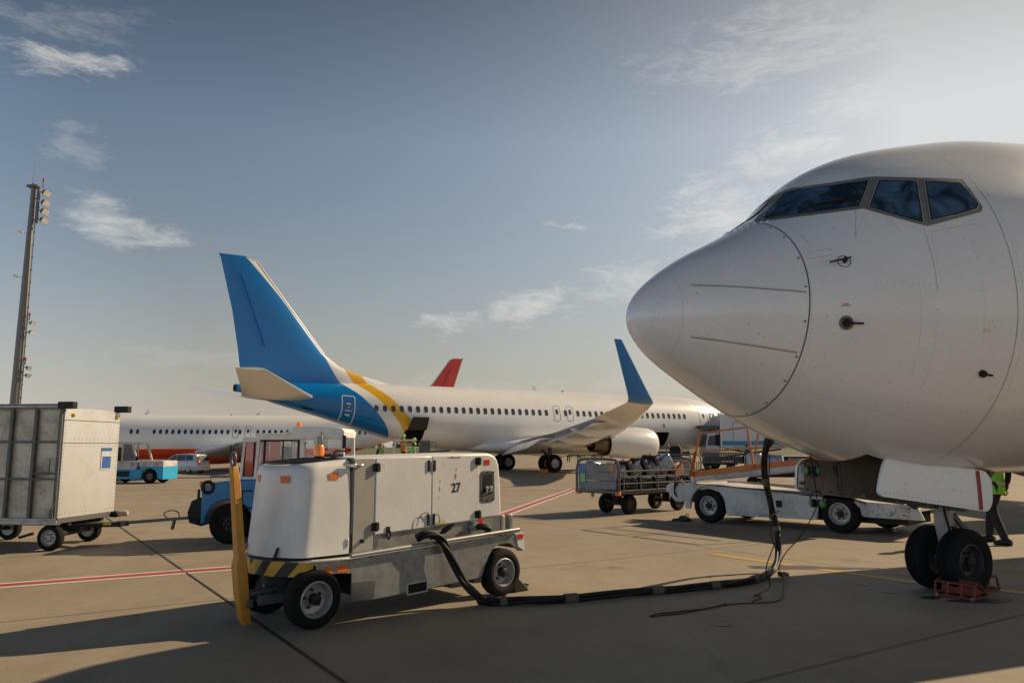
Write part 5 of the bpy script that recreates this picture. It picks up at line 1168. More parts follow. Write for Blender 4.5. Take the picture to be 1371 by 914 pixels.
# ------------------------------------------------------------------ floodlight mast
ms = thing('floodlight_mast', 'tall grey floodlight mast behind the aluminium baggage dolly', 'light mast', (-32.25, 50, gz(-32.25, 50)))
m = MB(); m.lathe([(.50, 0), (.50, .05), (.35, .06), (.31, 4), (.26, 10), (.19, 16), (.15, 19.4), (0, 19.42)], (0, 0, 0), 'z', 16); m.build('pole', mat('mast galvanised', (.20, .195, .18), .5, metal=.4, dirt=.4, dscale=2, streak=True), ms, smooth=30)
m = MB()
m.tube([(.42, -.05, .5), (.30, -.05, 19.0)], .035, 6)
for k in range(12): m.bar((.3, -.05, 1 + k * 1.55), (.41 - k * .01, -.05, 1 + k * 1.55), .05, .05)
for k in range(22): m.span((.36 - k * .005, -.07, .7 + k * .85), (.46 - k * .005, -.03, .8 + k * .85))
m.build('cable_duct', STEEL, ms)
def flood(x, z, s_=1., tilt=-28):
    a = R(tilt); c, q = math.cos(a), math.sin(a); T = lambda u, v, w: Vector((x + (u * c - w * q) * s_, v * s_, z + (u * q + w * c) * s_))
    mb = MB(); mb.loft([[T(-.05, y * .5, w * .5) for y, w in ((-.25, -.16), (.25, -.16), (.25, .16), (-.25, .16))], [T(.22, y, w) for y, w in ((-.33, -.2), (.33, -.2), (.33, .2), (-.33, .2))]]); mb.bar((x - .28 * s_, 0, z), (x, 0, z), .06, .06)
    f = mb.build('floodlight', STEEL, ms, bevel=.02)
    mb = MB(); mb.add([T(.226, -.3, -.17), T(.226, .3, -.17), T(.226, .3, .17), T(.226, -.3, .17)], [(0, 1, 2, 3)]); mb.build('lens', LENSW, f, smooth=0)
m = MB(); m.span((-.35, -.25, 19.15), (.35, .25, 19.3)); m.span((.32, -.08, 16.7), (.44, .08, 19.2)); m.bar((0, 0, 16.9), (.4, 0, 16.9), .08, .08); m.bar((0, 0, 18.4), (.4, 0, 18.4), .08, .08); m.cyl((-.05, 0, 19.3), (-.05, 0, 21.0), .012, .006, 6); m.cyl((-.2, .1, 19.3), (-.2, .1, 20.0), .01, seg=6); m.build('head_frame', STEEL, ms)
for z in (18.85, 18.15, 17.55, 16.95): flood(.72, z, 1.15)
for z in (9.95, 9.35): flood(.60, z, .8)
for z in (7.0, 6.5): flood(.60, z, .75)
for x, z, h in ((.62, 19.35, .5), (.46, 10.3, .2), (.44, 7.35, .2)):
    m = MB(); m.cyl((x, 0, z - .2), (x, 0, z + h * .6), .04, seg=8); m.lathe([(.07, 0), (.07, .14), (.03, .19), (0, .19)], (x, 0, z + h * .6), 'z', 12, mi=1); m.build('obstacle_light', [STEEL, REFLR], ms)
for x, z in ((-.62, 16.0), (-.66, 13.0)):
    m = MB(); m.bar((-.2, 0, z), (x, 0, z), .05, .05); m.box((x - .02, 0, z + .08), (.34, .14, .14), M=Matrix.Rotation(R(20), 3, 'Y')); m.build('camera', GSEW, ms, bevel=.02)

# ------------------------------------------------------------------ light blue tug number 72
tg = thing('tow_tractor', 'small light blue and white tow tractor numbered 72 half hidden behind the dolly', 'tow tractor', (-16.0, 34.4, 0), R(-3))
arc = [(.36 * math.cos(a), .31 + .36 * math.sin(a)) for a in [PI * k / 12 for k in range(12, -1, -1)]]
m = MB(); m.prism([(x, 0, z) for x, z in [(-2.5, .18), (-2.5, .62), (-.45, .62), (-.42, .74), (.62, .74), (.62, .17), (.40, .20)] + arc[::-1] + [(-.40, .18)]], (0, 1.35, 0)); m.build('body', TUGBL, tg, bevel=.02)
m = MB(); m.prism([(x, .03, z) for x, z in [(-.50, .74), (.60, .74), (.61, .94), (.55, .99), (-.50, 1.0)]], (0, 1.29, 0)); m.span((-.45, .015, .80), (-.05, .03, .93)); m.build('hood', OLDW, tg, bevel=.015)
m = MB(); m.span((.30, .015, .80), (.37, .03, .87)); m.build('tail_light', REFLR, tg)
m = MB(); m.span((-.36, -.01, .52), (-.16, .0, .62)); m.build('number_plate', mat('dark plate', (.16, .10, .04), .5), tg)
m = MB(); m.prism([(x, .0, z) for x, z in [(-1.9, .62), (-.62, .62), (-.55, .98), (-1.9, .98)]], (0, 1.35, 0)); m.prism([(x, .0, z) for x, z in [(-1.9, 1.70), (-.86, 1.72), (-.86, 1.80), (-1.9, 1.82)]], (0, 1.35, 0))
for y in (0., 1.29): m.prism([(x, y, z) for x, z in [(-.66, .96), (-.56, .96), (-.80, 1.74), (-.90, 1.74)]], (0, .06, 0)); m.prism([(x, y, z) for x, z in [(-1.9, .96), (-1.82, .96), (-1.82, 1.74), (-1.9, 1.74)]], (0, .06, 0)); m.prism([(x, y, z) for x, z in [(-1.32, .96), (-1.26, .96), (-1.26, 1.74), (-1.32, 1.74)]], (0, .06, 0))
m.build('cab', OLDW, tg, bevel=.008)
m = MB(); m.prism([(x, .03, z) for x, z in [(-1.24, 1.0), (-.66, 1.0), (-.88, 1.70), (-1.24, 1.70)]], (0, .008, 0)); m.build('window', WINP, tg)
m = MB(); m.span((-1.8, .3, .9), (-1.3, 1.0, 1.2)); m.box((-1.75, .65, 1.35), (.12, .6, .5)); m.build('seat', BLACK, tg, bevel=.03)
text_mesh('number', '72', .19, LABELB, tg, Matrix.Translation((-.80, -.006, .82)) @ Matrix.Rotation(PI / 2, 4, 'X'), .002)
m = MB(); m.bar((-.58, -.02, 1.25), (-.5, -.12, 1.2), .02, .02); m.box((-.52, -.12, 1.10), (.14, .08, .2)); m.build('mirror', BLACK, tg, bevel=.02)
m = MB(); m.span((-2.2, -.01, .3), (-.9, .1, .55)); m.build('step', DARK, tg)
for x in (0, -1.75):
    for y, s_ in ((.1, -1), (1.25, 1)): wheel(tg, (x, y, .31), .31, .2, .15, side=s_, rim=RIMD, lugs=0, seg=28)

# ------------------------------------------------------------------ white estate car
cr = thing('estate_car', 'white estate car with a red roof beacon seen from behind near the red bellied airliner', 'car', (-24.9, 61.6, gz(-24.9, 61.6)), R(-14))
CARW = mat('car white', (.72, .72, .70), .3, dirt=.2, dscale=2, coat=.6)
# local: x towards the rear, y away from the camera side
hw = .86
def csec(x, pts): return [Vector((x, .86 + y, z)) for y, z in pts]
body = []
for x, zt, w in ((-4.3, .55, .6), (-4.25, .70, .72), (-4.0, .80, .80), (-3.3, .92, .85), (-2.9, .96, .86), (-1.0, .98, .86), (-.3, 1.0, .85), (-.05, .98, .82), (.0, .9, .80)):
    body.append(csec(x, [(-w * .92, .22), (-w, .34), (-w, zt * .8), (-w * .93, zt), (w * .93, zt), (w, zt * .8), (w, .34), (w * .92, .22)]))
m = MB(); m.loft(body); bd = m.build('body', CARW, cr, bevel=.02, smooth=50)
gh = []
for x, z0, zt, w0, w1 in ((-3.15, .93, .95, .76, .74), (-2.5, .94, 1.42, .80, .62), (-2.2, .95, 1.52, .80, .62), (-1.2, .96, 1.56, .80, .62), (-.5, .97, 1.53, .80, .62), (-.25, .97, 1.46, .78, .62), (-.02, .96, .98, .78, .72)):
    gh.append(csec(x, [(-w0, z0), (-w1, zt - .05), (-w1 + .08, zt), (w1 - .08, zt), (w1, zt - .05), (w0, z0)]))
m = MB(); m.loft(gh); m.build('cabin', CARW, cr, smooth=40)
def side_glass(a):
    mb = MB()
    for sg in (-1, 1): mb.add([(x, .86 + sg * (y + .012), z) for x, y, z in a], [tuple(range(len(a)))])
    mb.build('side_window', WINP, cr, smooth=0)
side_glass([(-2.75, .785, 1.0), (-2.05, .785, 1.02), (-2.05, .655, 1.45), (-2.32, .655, 1.42)]); side_glass([(-1.97, .785, 1.02), (-1.2, .785, 1.03), (-1.2, .65, 1.48), (-1.97, .655, 1.46)]); side_glass([(-1.12, .785, 1.03), (-.45, .785, 1.05), (-.6, .66, 1.44), (-1.12, .65, 1.48)])
m = MB(); m.add([(-.03, .86 - .66, 1.04), (-.03, .86 + .66, 1.04), (-.20, .86 + .58, 1.42), (-.20, .86 - .58, 1.42)], [(0, 1, 2, 3)]); m.v = [(v[0] + .06, v[1], v[2]) for v in m.v]; m.build('rear_window', mat('tinted car glass', (.012, .013, .015), .35, spec=.3), cr, smooth=0)
for y in (.10, 1.52): m = MB(); m.box((-.04, .0 + y + .05, .90), (.12, .16, .36)); m.build('tail_light', REFLR, cr, bevel=.03)
m = MB(); m.span((-.02, .6, .72), (.03, 1.12, .82)); m.build('number_plate', PAPER, cr)
m = MB(); m.span((-.1, .05, .25), (.08, 1.67, .50)); m.build('bumper', CARW, cr, bevel=.05)
m = MB(); m.lathe([(.09, 0), (.08, .08), (0, .1)], (-1.9, .86, 1.55), 'z', 12); m.build('roof_beacon', REFLR, cr)
for y in (.3, 1.42): m = MB(); m.tube([(-2.2, y, 1.54), (-2.1, y, 1.60), (-.6, y, 1.60), (-.5, y, 1.54)], .02, 6); m.build('roof_rail', BLACK, cr)
for x in (-3.45, -.85):
    for y, s_ in ((.10, -1), (1.62, 1)): wheel(cr, (x, y, .31), .31, .2, .20, side=s_, rim=RIM, lugs=0, seg=28)
m = MB()
for sg in (-1, 1): m.add([(x, .86 + sg * .872, z) for x, z in ((-2.0, .45), (-1.99, .45), (-1.99, .95), (-2.0, .95))], [(0, 1, 2, 3)])
m.build('door_seam', DARK, cr, smooth=0)
m = MB(); m.span((-1.85, -.02, .85), (-1.7, .0, .89)); m.span((-1.05, -.02, .86), (-.9, .0, .90)); m.build('door_handle', BLACK, cr)

# ------------------------------------------------------------------ catering truck near the nose of the blue tailed airliner
ct = thing('catering_truck', 'white catering truck with a teal stripe raised beside the blue tailed airliner nose', 'truck', (14.1, 56.4, 0), R(-2))
m = MB(); m.span((1.1, 0, 1.5), (8.2, 2.4, 3.92)); m.build('box', CREAMB, ct, bevel=.03)
m = MB(); m.span((1.1, -.012, 1.72), (8.2, -.004, 2.03)); m.build('teal_stripe', TEAL, ct, smooth=0)
m = MB(); m.span((1.95, -.02, 1.62), (2.0, -.004, 3.4)); m.span((2.98, -.02, 1.62), (3.03, -.004, 3.4)); m.span((1.95, -.02, 3.36), (3.03, -.004, 3.4)); m.span((2.1, -.03, 1.6), (2.9, -.004, 1.66)); m.build('side_door', PANELG, ct)
m = MB(); m.span((1.05, -.02, 1.45), (1.15, .05, 3.95)); m.span((1.05, -.02, 3.88), (8.2, .0, 3.95)); m.span((8.1, -.02, 1.45), (8.2, .05, 3.95)); m.build('corner_trim', ALU, ct)
m = MB(); m.prism([(x, .1, z) for x, z in [(0, .85), (0, 1.6), (.18, 2.6), (1.0, 2.66), (1.0, .85)]], (0, 2.2, 0)); cb = m.build('cab', CREAMB, ct, bevel=.05)
m = MB(); m.prism([(x, .08, z) for x, z in [(.12, 1.72), (.25, 2.4), (.72, 2.42), (.72, 1.7)]], (0, .012, 0)); m.build('window', WINP, ct, smooth=0)
m = MB(); m.span((.70, .07, 1.7), (.98, .09, 2.5)); m.build('door_gap', VOID, ct)
m = MB(); m.add([(-.01, .25, 1.65), (-.01, 2.15, 1.65), (.14, 2.1, 2.5), (.14, .3, 2.5)], [(0, 1, 2, 3)]); m.v = [(v[0] - .015, v[1], v[2]) for v in m.v]; m.build('windshield', WINP, ct, smooth=0)
m = MB(); m.span((-.5, .2, 3.05), (1.1, 2.2, 3.16)); m.span((-.3, .3, 2.9), (1.0, 2.1, 3.05)); m.build('platform', STEEL, ct)
m = MB()
for y in (.22, 2.18):
    for x in (.35, .65, 1.05): m.cyl((x, y, 3.16), (x, y, 4.05), .03, seg=8)
    m.tube([(.35, y, 4.05), (1.05, y, 4.05)], .03, 8); m.tube([(.35, y, 3.2), (.65, y, 4.0)], .025, 8); m.tube([(.65, y, 4.0), (1.05, y, 3.2)], .025, 8); m.bar((.2, y, 3.2), (1.1, y, 3.5), .05, .05)
m.build('railing', GALV, ct, split=True)
m = MB(); m.span((.2, .5, .6), (8.0, 1.9, .9)); m.bar((1.5, .4, .9), (5.5, .4, 1.45), .12, .12); m.bar((5.5, .4, .9), (1.5, .4, 1.45), .12, .12); m.span((2.0, .1, .4), (5.2, .3, .85)); m.build('chassis', DARK, ct)
for x in (.6, 6.2):
    for y, s_ in ((.2, -1), (2.2, 1)): wheel(ct, (x, y, .45), .45, .26, .25, side=s_, rim=RIM, lugs=6, seg=28)

# slatted cart and low loader in front of the truck
sc_ = thing('baggage_cart', 'dark slatted cage cart in front of the catering truck', 'baggage cart', (13.5, 55.0, 0), R(-1))
m = MB()
for k in range(16): m.span((.05 + k * .17, 0, .55), (.13 + k * .17, .04, 1.15))
for z in (.5, 1.15): m.span((0, -.02, z), (2.75, .05, z + .06))
for y in (1.2,):
    for k in range(16): m.span((.05 + k * .17, y, .55), (.13 + k * .17, y + .04, 1.15))
m.span((0, 0, .45), (2.75, 1.25, .52)); m.build('cage', STEEL, sc_)
m = MB(); m.span((.2, .3, .34), (2.5, .9, .45)); m.build('frame', DARK, sc_)
for x in (.5, 2.1):
    for y, s_ in ((.1, -1), (1.1, 1)): wheel(sc_, (x, y, .2), .2, .12, .1, side=s_, rim=RIM, lugs=0, seg=20)
ll = thing('cargo_loader', 'dark scissor cargo loader under the forward hold of the blue tailed airliner', 'loader', (8.9, 52.5, 0), R(28))
m = MB(); m.span((0, 0, 1.15), (4.0, 1.8, 1.3)); m.span((0, 0, .35), (4.2, 1.8, .6)); m.build('deck', DARK, ll, bevel=.01)
m = MB(); m.bar((.3, .1, .6), (3.6, .1, 1.15), .12, .1); m.bar((3.6, .1, .6), (.3, .1, 1.15), .12, .1); m.bar((.3, 1.7, .6), (3.6, 1.7, 1.15), .12, .1); m.bar((3.6, 1.7, .6), (.3, 1.7, 1.15), .12, .1)
for k in range(5): m.cyl((.1 + k * .95, .05, 1.3), (.1 + k * .95, .05, 1.6), .03, seg=6)
m.tube([(.1, .05, 1.6), (3.9, .05, 1.6)], .03, 6); m.build('scissor_arm', STEEL, ll)
for k in range(4): m = MB(); m.lathe([(.07, 0), (.06, .12), (0, .2)], (.4 + k * .9, .1, 1.6), 'z', 10); m.build('red_lamp', REFLR, ll)
for x in (.6, 3.6):
    for y, s_ in ((.1, -1), (1.7, 1)): wheel(ll, (x, y, .32), .32, .22, .16, side=s_, rim=RIMD, lugs=0, seg=22)
# small white belt loader at the rear hold
br = thing('belt_loader', 'small white belt loader with open cab at the blue tailed airliner rear hold', 'belt loader', (-6.7, 43.0, 0), R(12))
m = MB(); m.prism([(0, 0, .4), (3.6, 0, .4), (3.6, 0, .95), (1.2, 0, 1.05), (0, 0, 1.05)], (0, 1.7, 0)); m.build('body', GSEW, br, bevel=.03)
m = MB()
for x in (.15, 1.35):
    for y in (.06, 1.6): m.bar((x, y, 1.05), (x + (.15 if x < 1 else -.05), y, 1.95), .06, .06)
m.span((.2, .0, 1.93), (1.42, 1.7, 2.02)); m.build('cab_frame', GSEW, br, bevel=.01)
m = MB(); m.span((1.6, .3, 1.25), (2.2, .34, 1.95)); m.tube([(1.55, .05, 1.05), (1.55, .05, 1.85), (2.5, .05, 1.85), (2.5, .05, 1.1)], .025, 6); m.build('guard_rail', STEEL, br)
m = MB(); m.prism([(1.5, .5, 1.1), (3.4, .5, 1.35), (3.4, .5, 1.5), (1.5, .5, 1.28)], (0, .8, 0)); m.build('conveyor', STEEL, br)
m = MB(); m.add([(.2, .1, 1.1), (.2, 1.6, 1.1), (.3, 1.55, 1.9), (.3, .15, 1.9)], [(0, 1, 2, 3)]); m.build('windshield', CABG, br, smooth=0)
for x in (.6, 3.0):
    for y, s_ in ((.1, -1), (1.6, 1)): wheel(br, (x, y, .36), .36, .22, .2, side=s_, rim=RIM, lugs=0, seg=24)

# ------------------------------------------------------------------ people
def skin_mesh(name, pts, edges, rad, mat_, parent, sub=1):
    me = bpy.data.meshes.new(name); me.from_pydata(pts, edges, []); o = bpy.data.objects.new(name, me); COL.objects.link(o)
    sm = o.modifiers.new('skin', 'SKIN'); sm.use_smooth_shade = True
    for i, v in enumerate(me.skin_vertices[0].data):
        v.radius = rad[i] if isinstance(rad[i], (tuple, list)) else (rad[i], rad[i]); v.use_root = (i == 0)
    ss = o.modifiers.new('sub', 'SUBSURF'); ss.levels = sub; ss.render_levels = sub
    bpy.context.view_layer.update()
    ne = bpy.data.meshes.new_from_object(o.evaluated_get(bpy.context.evaluated_depsgraph_get())); o.modifiers.clear(); o.data = ne; bpy.data.meshes.remove(me)
    ne.materials.clear(); ne.materials.append(mat_); ne.shade_smooth(); o.parent = parent; return o
def person(label, loc, rz, top, pants, vest=None, pose='stand', cap=None, grp=None, h=1.76, fingers=True):
    t = thing('person', label, 'person', loc, rz, grp); s_ = h / 1.76
    # facing local -y
    st = {'stand': (.0, .0, 0, 0), 'reach': (.02, .0, 1, .12), 'walk': (.26, -.22, 0, .03)}[pose]
    f1, f2, reach, lean = st
    hip = .95; P = dict(pel=(0, .0, hip), bel=(0, -lean * .3, 1.12), che=(0, -lean * .8, 1.34), nk=(0, -lean - .0, 1.50), hd=(0, -lean - .02, 1.63))
    sh = [(-.19, -lean * .9, 1.42), (.19, -lean * .9, 1.42)]
    if reach: el = [(-.24, -.25, 1.30), (.25, -.22, 1.28)]; wr = [(-.18, -.45, 1.42), (.16, -.44, 1.36)]
    elif pose == 'walk': el = [(-.25, .10, 1.16), (.25, -.04, 1.15)]; wr = [(-.24, .06, .92), (.23, -.20, .96)]
    else: el = [(-.26, .02, 1.15), (.26, .02, 1.15)]; wr = [(-.24, -.08, .93), (.24, -.08, .93)]
    hj = [(-.10, 0, .90), (.10, 0, .90)]; kn = [(-.11, -.02 - f1 * .6, .50), (.11, -.02 - f2 * .3, .50)]; an = [(-.12, .02 - f1, .09 if f1 >= 0 else .12), (.12, .02 - f2, .09)]
    pts = [P['pel'], P['bel'], P['che'], P['nk']]; rad = [(.13, .10), (.12, .095), (.15, .10), .055]; ed = [(0, 1), (1, 2), (2, 3)]
    def A(p, r, par): pts.append(p); rad.append(r); ed.append((par, len(pts) - 1)); return len(pts) - 1
    hd = A(P['hd'], (.075, .092), 3); A((0, -lean - .02, 1.72), (.06, .075), hd)
    for i, q in enumerate((-1, 1)):
        a = A(sh[i], .058, 2); b = A(el[i], .043, a); c = A(wr[i], .028, b)
        d = (Vector(wr[i]) - Vector(el[i])).normalized(); pl = Vector(wr[i]) + d * .07; p_ = A(tuple(pl), (.036, .02), c)
        a = A(hj[i], .085, 0); b = A(kn[i], .058, a); c = A(an[i], .038, b); A((an[i][0], an[i][1] - .16, .04), .035, c)
    pts = [tuple(Vector(p) * s_) for p in pts]
    body = skin_mesh('body', pts, ed, rad, SKIN, t)
    if fingers:
        fm = MB()
        for i, q in enumerate((-1, 1)):
            d = (Vector(wr[i]) - Vector(el[i])).normalized(); pl = Vector(wr[i]) + d * .07; side = Vector((0, 1, 0)) if not reach else Vector((1, 0, 0)); side = (side - d * side.dot(d)).normalized(); cu = d.cross(side) * (-q)
            for k, (o_, L) in enumerate(((-.028, .07), (-.01, .08), (.01, .075), (.027, .06))):
                b = pl + side * o_ + d * .02; fm.tube([b * s_, (b + d * L * .5 + cu * .008) * s_, (b + d * L * .9 + cu * .03) * s_], [.009, .0085, .007], 6)
            b = pl - side * .03 - d * .03; fm.tube([b * s_, (b - side * .025 + d * .03) * s_, (b - side * .028 + d * .065 + cu * .01) * s_], [.010, .0095, .008], 6)
        fm.build('fingers', SKIN, body, smooth=60)
    fc_ = MB(); y0 = -lean - .02
    fc_.lathe([(.018, 0), (.012, .02), (0, .026)], Vector((0, y0 - .085, 1.635)) * s_, (0, -1, -.2), 8); fc_.build('nose', SKIN, body)
    fc_ = MB()
    for x in (-.032, .032): fc_.lathe([(.011, 0), (0, .006)], Vector((x, y0 - .086, 1.665)) * s_, (0, -1, 0), 8)
    fc_.span((-.025 * s_, (y0 - .090) * s_, 1.583 * s_), (.025 * s_, (y0 - .08) * s_, 1.590 * s_)); fc_.build('eyes_and_mouth', HAIRM, body)
    m = MB(); m.lathe([(.097, -.01), (.1, .03), (.085, .075), (.05, .105), (0, .115)], Vector((0, y0 + .012, 1.66)) * s_, (0, .25, 1), 18); m.build('hair' if not cap else 'cap', cap or HAIRM, t, smooth=60)
    # clothing, each one surface a little outside the body
    pts = []; rad = []; ed = []
    def A0(p, r, par=None):
        pts.append(tuple(Vector(p) * s_)); rad.append(r)
        if par is not None: ed.append((par, len(pts) - 1))
        return len(pts) - 1
    r0 = A0((0, 0, .90), (.16, .125)); r1 = A0((0, -lean * .3, 1.10), (.15, .12), r0); r2 = A0(P['che'], (.175, .125), r1); r3 = A0((0, -lean * .95, 1.46), (.085, .08), r2)
    for i in (0, 1): a = A0(sh[i], .075, r2); b = A0(el[i], .060, a); c = A0(tuple(Vector(wr[i]) - (Vector(wr[i]) - Vector(el[i])).normalized() * .03), .045, b)
    skin_mesh('jacket', pts, ed, rad, top, t)
    pts = []; rad = []; ed = []
    r0 = A0((0, 0, .93), (.155, .12))
    for i in (0, 1): a = A0(hj[i], .10, r0); b = A0(kn[i], .078, a); c = A0((an[i][0], an[i][1], an[i][2] - .02), .068, b)
    skin_mesh('trousers', pts, ed, rad, pants, t)
    for i in (0, 1):
        m = MB(); x, y = an[i][0], an[i][1]; rg = []
        for yy, w, zt in ((.09, .035, .10), (.06, .045, .12), (.0, .048, .12), (-.08, .05, .09), (-.15, .052, .07), (-.20, .035, .045)): rg.append([Vector((x + w * math.cos(a), y + yy, max(0, zt / 2 + zt / 2 * math.sin(a)) + an[i][2] - .09)) * s_ for a in [2 * PI * k / 12 for k in range(12)]])
        m.loft(rg); m.build('boot', BLACK, t, smooth=60)
    if vest:
        m = MB(); rg = []
        for z, w, d, yy in ((.80, .205, .175, 0), (.92, .20, .165, -lean * .1), (1.10, .19, .155, -lean * .4), (1.30, .205, .158, -lean * .8), (1.42, .185, .14, -lean * .9), (1.47, .12, .115, -lean)): rg.append([Vector((w * math.cos(a), yy + d * math.sin(a), z)) * s_ for a in [2 * PI * k / 22 for k in range(22)]])
        m.loft(rg, cap=False); vs = m.build('safety_vest', vest, t, smooth=60)
        m = MB()
        for z, w, d, yy in ((.95, .202, .167, -lean * .1), (1.18, .200, .160, -lean * .5)): m.loft([[Vector((w * math.cos(a), yy + d * math.sin(a), z + dz)) * s_ for a in [2 * PI * k / 22 for k in range(22)]] for dz in (0, .05)], cap=False)
        m.build('reflective_band', mat('reflective silver', (.6, .6, .58), .35), vs, smooth=60)
    return t
person('person in dark trousers and green vest half hidden behind the big airliner nose gear', HW(8.7, 2.72), R(200), NAVY, NAVY, HIVIS, 'walk', h=1.80)
person('person in a green jacket and orange vest on the small loader at the rear hold', (-6.15, 44.0, .55), R(120), HIVIS, NAVY, HIVISO, 'stand', cap=HIVIS, fingers=False)
person('person in a green vest on the ground just left of the small loader cab', (-7.4, 43.6, 0), R(60), NAVY, NAVY, HIVIS, 'stand', fingers=False)
person('person in a green vest and cap in the open cab of the small loader', (-5.6, 43.5, .35), R(80), NAVY, NAVY, HIVIS, 'reach', cap=HIVIS, fingers=False)
person('person in dark clothes standing far off under the wing, left of the khaki one', (6.25, 86, 0), R(10), NAVY, NAVY, None, 'stand', fingers=False)
person('person in khaki clothes standing far off under the wing of the blue tailed airliner', (7.35, 85, 0), R(-20), mat('khaki jacket', (.20, .17, .11), .8), mat('khaki trousers', (.15, .12, .08), .8), None, 'walk', fingers=False)
person('person in a blue jacket bending beside the dark slatted cart', (16.6, 55.3, 0), R(90), BLUEC, NAVY, None, 'reach', fingers=False)

# ------------------------------------------------------------------ low bushes beyond the apron, far trees
LEAF = mat('yellow green leaves', (.16, .19, .03), .7, dirt=.6, dscale=2, dcol=(.05, .08, .02))
LEAFD = mat('far dark foliage', (.05, .07, .03), .8, dirt=.6, dscale=.05, dcol=(.02, .035, .015))
def leaves(mb, c, r, n, size, rnd):
    for k in range(n):
        d = Vector((rnd.gauss(0, 1), rnd.gauss(0, 1), rnd.gauss(0, 1))).normalized() * (rnd.random() ** .4); p = Vector((c[0] + d.x * r[0], c[1] + d.y * r[1], c[2] + d.z * r[2]))
        u = Vector((rnd.gauss(0, 1), rnd.gauss(0, 1), rnd.gauss(0, 1))).normalized(); v = u.orthogonal().normalized(); q = size * rnd.uniform(.6, 1.3)
        mb.add([p - u * q, p + v * q * .5, p + u * q, p - v * q * .5], [(0, 1, 2, 3)])
for k in range(7):
    rnd = random.Random(40 + k); x = 7.2 + k * 1.15 + rnd.uniform(-.2, .2); y = 112 + rnd.uniform(-1, 1)
    t = thing('bush', 'low yellow green bush in the row beyond the apron under the airliner wing', 'bush', (x, y, 0), 0, 'row of low bushes beyond the apron')
    m = MB(); leaves(m, (0, 0, .62), (.85, .6, .58), 500, .10, rnd); m.build('foliage', LEAF, t, smooth=0, fix=False)
    m = MB(); m.cyl((0, 0, 0), (.03, 0, .5), .04, .02, 8); m.bar((0, 0, .25), (.3, .1, .7), .02, .02); m.bar((0, 0, .2), (-.3, -.1, .65), .02, .02); m.build('stem', BROWN, t)
rnd = random.Random(9); m = MB()
for k in range(420):
    x = rnd.uniform(-900, 900); y = 620 + rnd.uniform(0, 60); h = rnd.uniform(3, 9); leaves(m, (x, y, h * .55), (rnd.uniform(3, 7), 3, h * .5), 60, 1.1, rnd)
o = m.build('treeline', LEAFD, None, smooth=0, fix=False); o['kind'] = 'stuff'; o['label'] = 'far off dark line of trees along the horizon'; o['category'] = 'trees'
SKYT = (.93, .955, .91); HAZE = (6.2, 5.5, 4.65); HAZS = (6.7, 6.85, 6.8); CLO = (7.8, 7.5, 7.0); CLS = (8.5, 8.5, 8.4); SUNE = 5.0; DEEP = 1.0; BACK = 1.0
